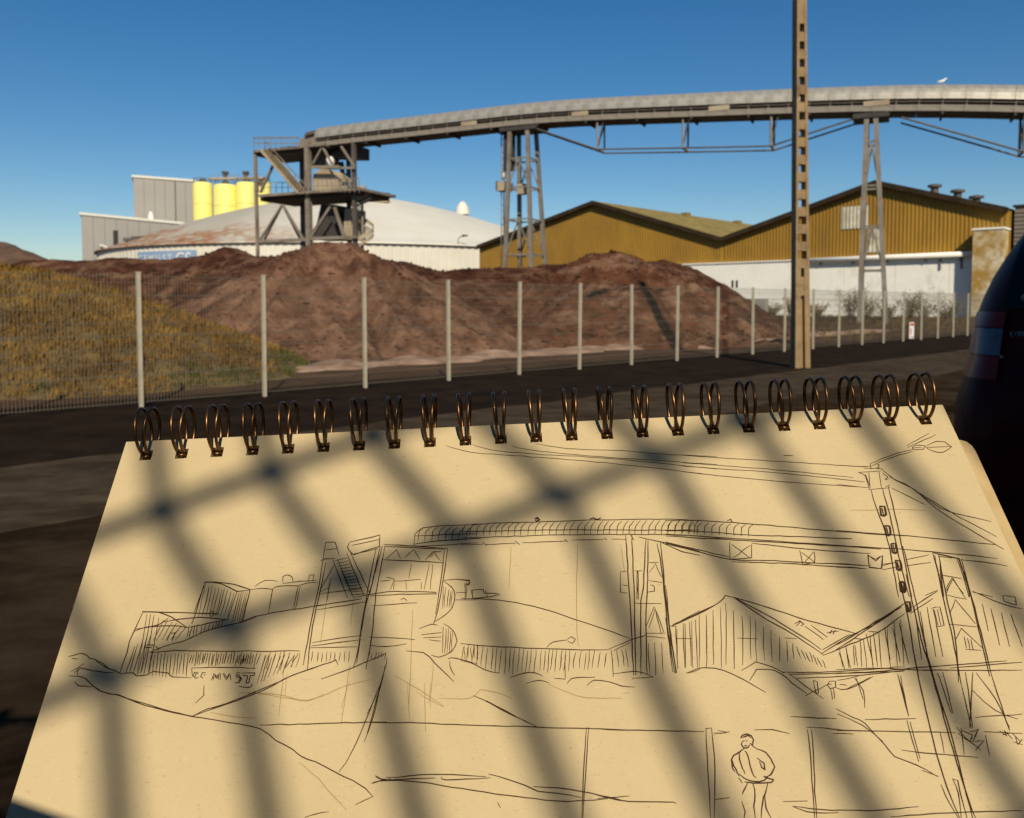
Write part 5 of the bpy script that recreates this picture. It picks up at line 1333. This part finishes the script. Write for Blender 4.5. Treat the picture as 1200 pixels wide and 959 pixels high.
body = [[(pel, (.15, .10)), (wst, (.135, .095)), (che, (.155, .105)), (nek, .056), (hd0, (.068, .080)), (Tq(0, -.31, 1.585), (.075, .092)), (hdt, (.070, .085)), (Tq(0, -.315, 1.685), (.045, .055))],
        [(che, (.155, .105)), (sl_, .062), (el_, .043), (wl_, .030), (pl, .019)], [(che, (.155, .105)), (sr_, .062), (er_, .043), (wr_, .030), (pr_, .019)]] + fing + fr
for s in (-1, 1):
    body.append([(pel, (.15, .10)), (Tq(s * .095, -.34, .86), .088), (Tq(s * .10, -.325, .48), .058), (Tq(s * .10, -.345, .10), .040), (Tq(s * .105, -.26, .045), .036), (Tq(s * .11, -.17, .03), .026)])
skin('body', body, M['skin'], man)
skin('jacket', [[(Tq(0, -.34, .73), (.185, .14)), (Tq(0, -.345, .95), (.178, .132)), (wst, (.165, .124)), (che, (.182, .128)), (Tq(0, -.347, 1.405), .085), (Tq(0, -.347, 1.45), .078)], [(che, (.182, .128)), (sl_, .080), (el_, .058), (wl_ + (el_ - wl_) * .12, .044)], [(che, (.182, .128)), (sr_, .080), (er_, .058), (wr_ + (er_ - wr_) * .12, .044)]], M['jacket'], man)
for s in (-1, 1):
    skin('trouser_leg', [[(Tq(s * .07, -.34, 1.0), .11), (Tq(s * .09, -.34, .84), .108), (Tq(s * .10, -.325, .48), .080), (Tq(s * .10, -.345, .06), .070)]], M['trousers'], man)
for s in (-1, 1):
    skin('shoe', [[(Tq(s * .10, -.36, .055), .050), (Tq(s * .105, -.26, .05), .048), (Tq(s * .112, -.15, .04), .038)]], M['plastic'], man)
skin('hair', [[(Tq(0, -.375, 1.53), (.075, .050)), (Tq(0, -.365, 1.60), (.088, .070)), (Tq(0, -.345, 1.66), (.090, .090)), (Tq(0, -.330, 1.70), (.066, .078))]], M['hair'], man)
skin('nose', [[(Tq(0, -.222, 1.595), .008), (Tq(0, -.204, 1.572), .013), (Tq(0, -.214, 1.562), .012)]], M['skin'], man)
skin('mouth', [[(Tq(-.022, -.228, 1.532), .004), (Tq(0, -.222, 1.533), .006), (Tq(.022, -.228, 1.532), .004)]], M['red'], man)
for s in (-1, 1):
    skin('ear', [[(Tq(s * .076, -.315, 1.605), .010), (Tq(s * .082, -.32, 1.585), .014), (Tq(s * .076, -.315, 1.562), .009)]], M['skin'], man)
    b = MB(); b.lathe(Tq(s * .031, -.236, 1.592), [(.001, -.012), (.009, -.008), (.012, 0), (.009, .008), (.001, .012)], 10); b.build('eye', M['white'], man, True)
PA = radians(20.0); PXa, PZa = V((-cos(PA), 0, sin(PA))), V((sin(PA), 0, cos(PA)))     # toward its far end, and its upper edge
ph = thing('phone', 'black phone held up in front of the face by the right hand', 'phone', L(-.045, -.016, 1.545))
pcn = L(-.020, -.016, 1.553) + PXa * .047
b = MB(); b.box(pcn, .128, .009, .066, PXa, V((0, 1, 0)), PZa); b.build('case', M['phone'], ph)
b = MB(); b.box(pcn + L(0, -.0052, 0), .112, .001, .060, PXa, V((0, 1, 0)), PZa); b.build('screen', M['glass'], ph)
b = MB(); b.tube([L(0, -.0125, 1.58), L(0, -.0105, 1.58)], .004, 12); b.build('lens_rim', M['chrome'], ph)
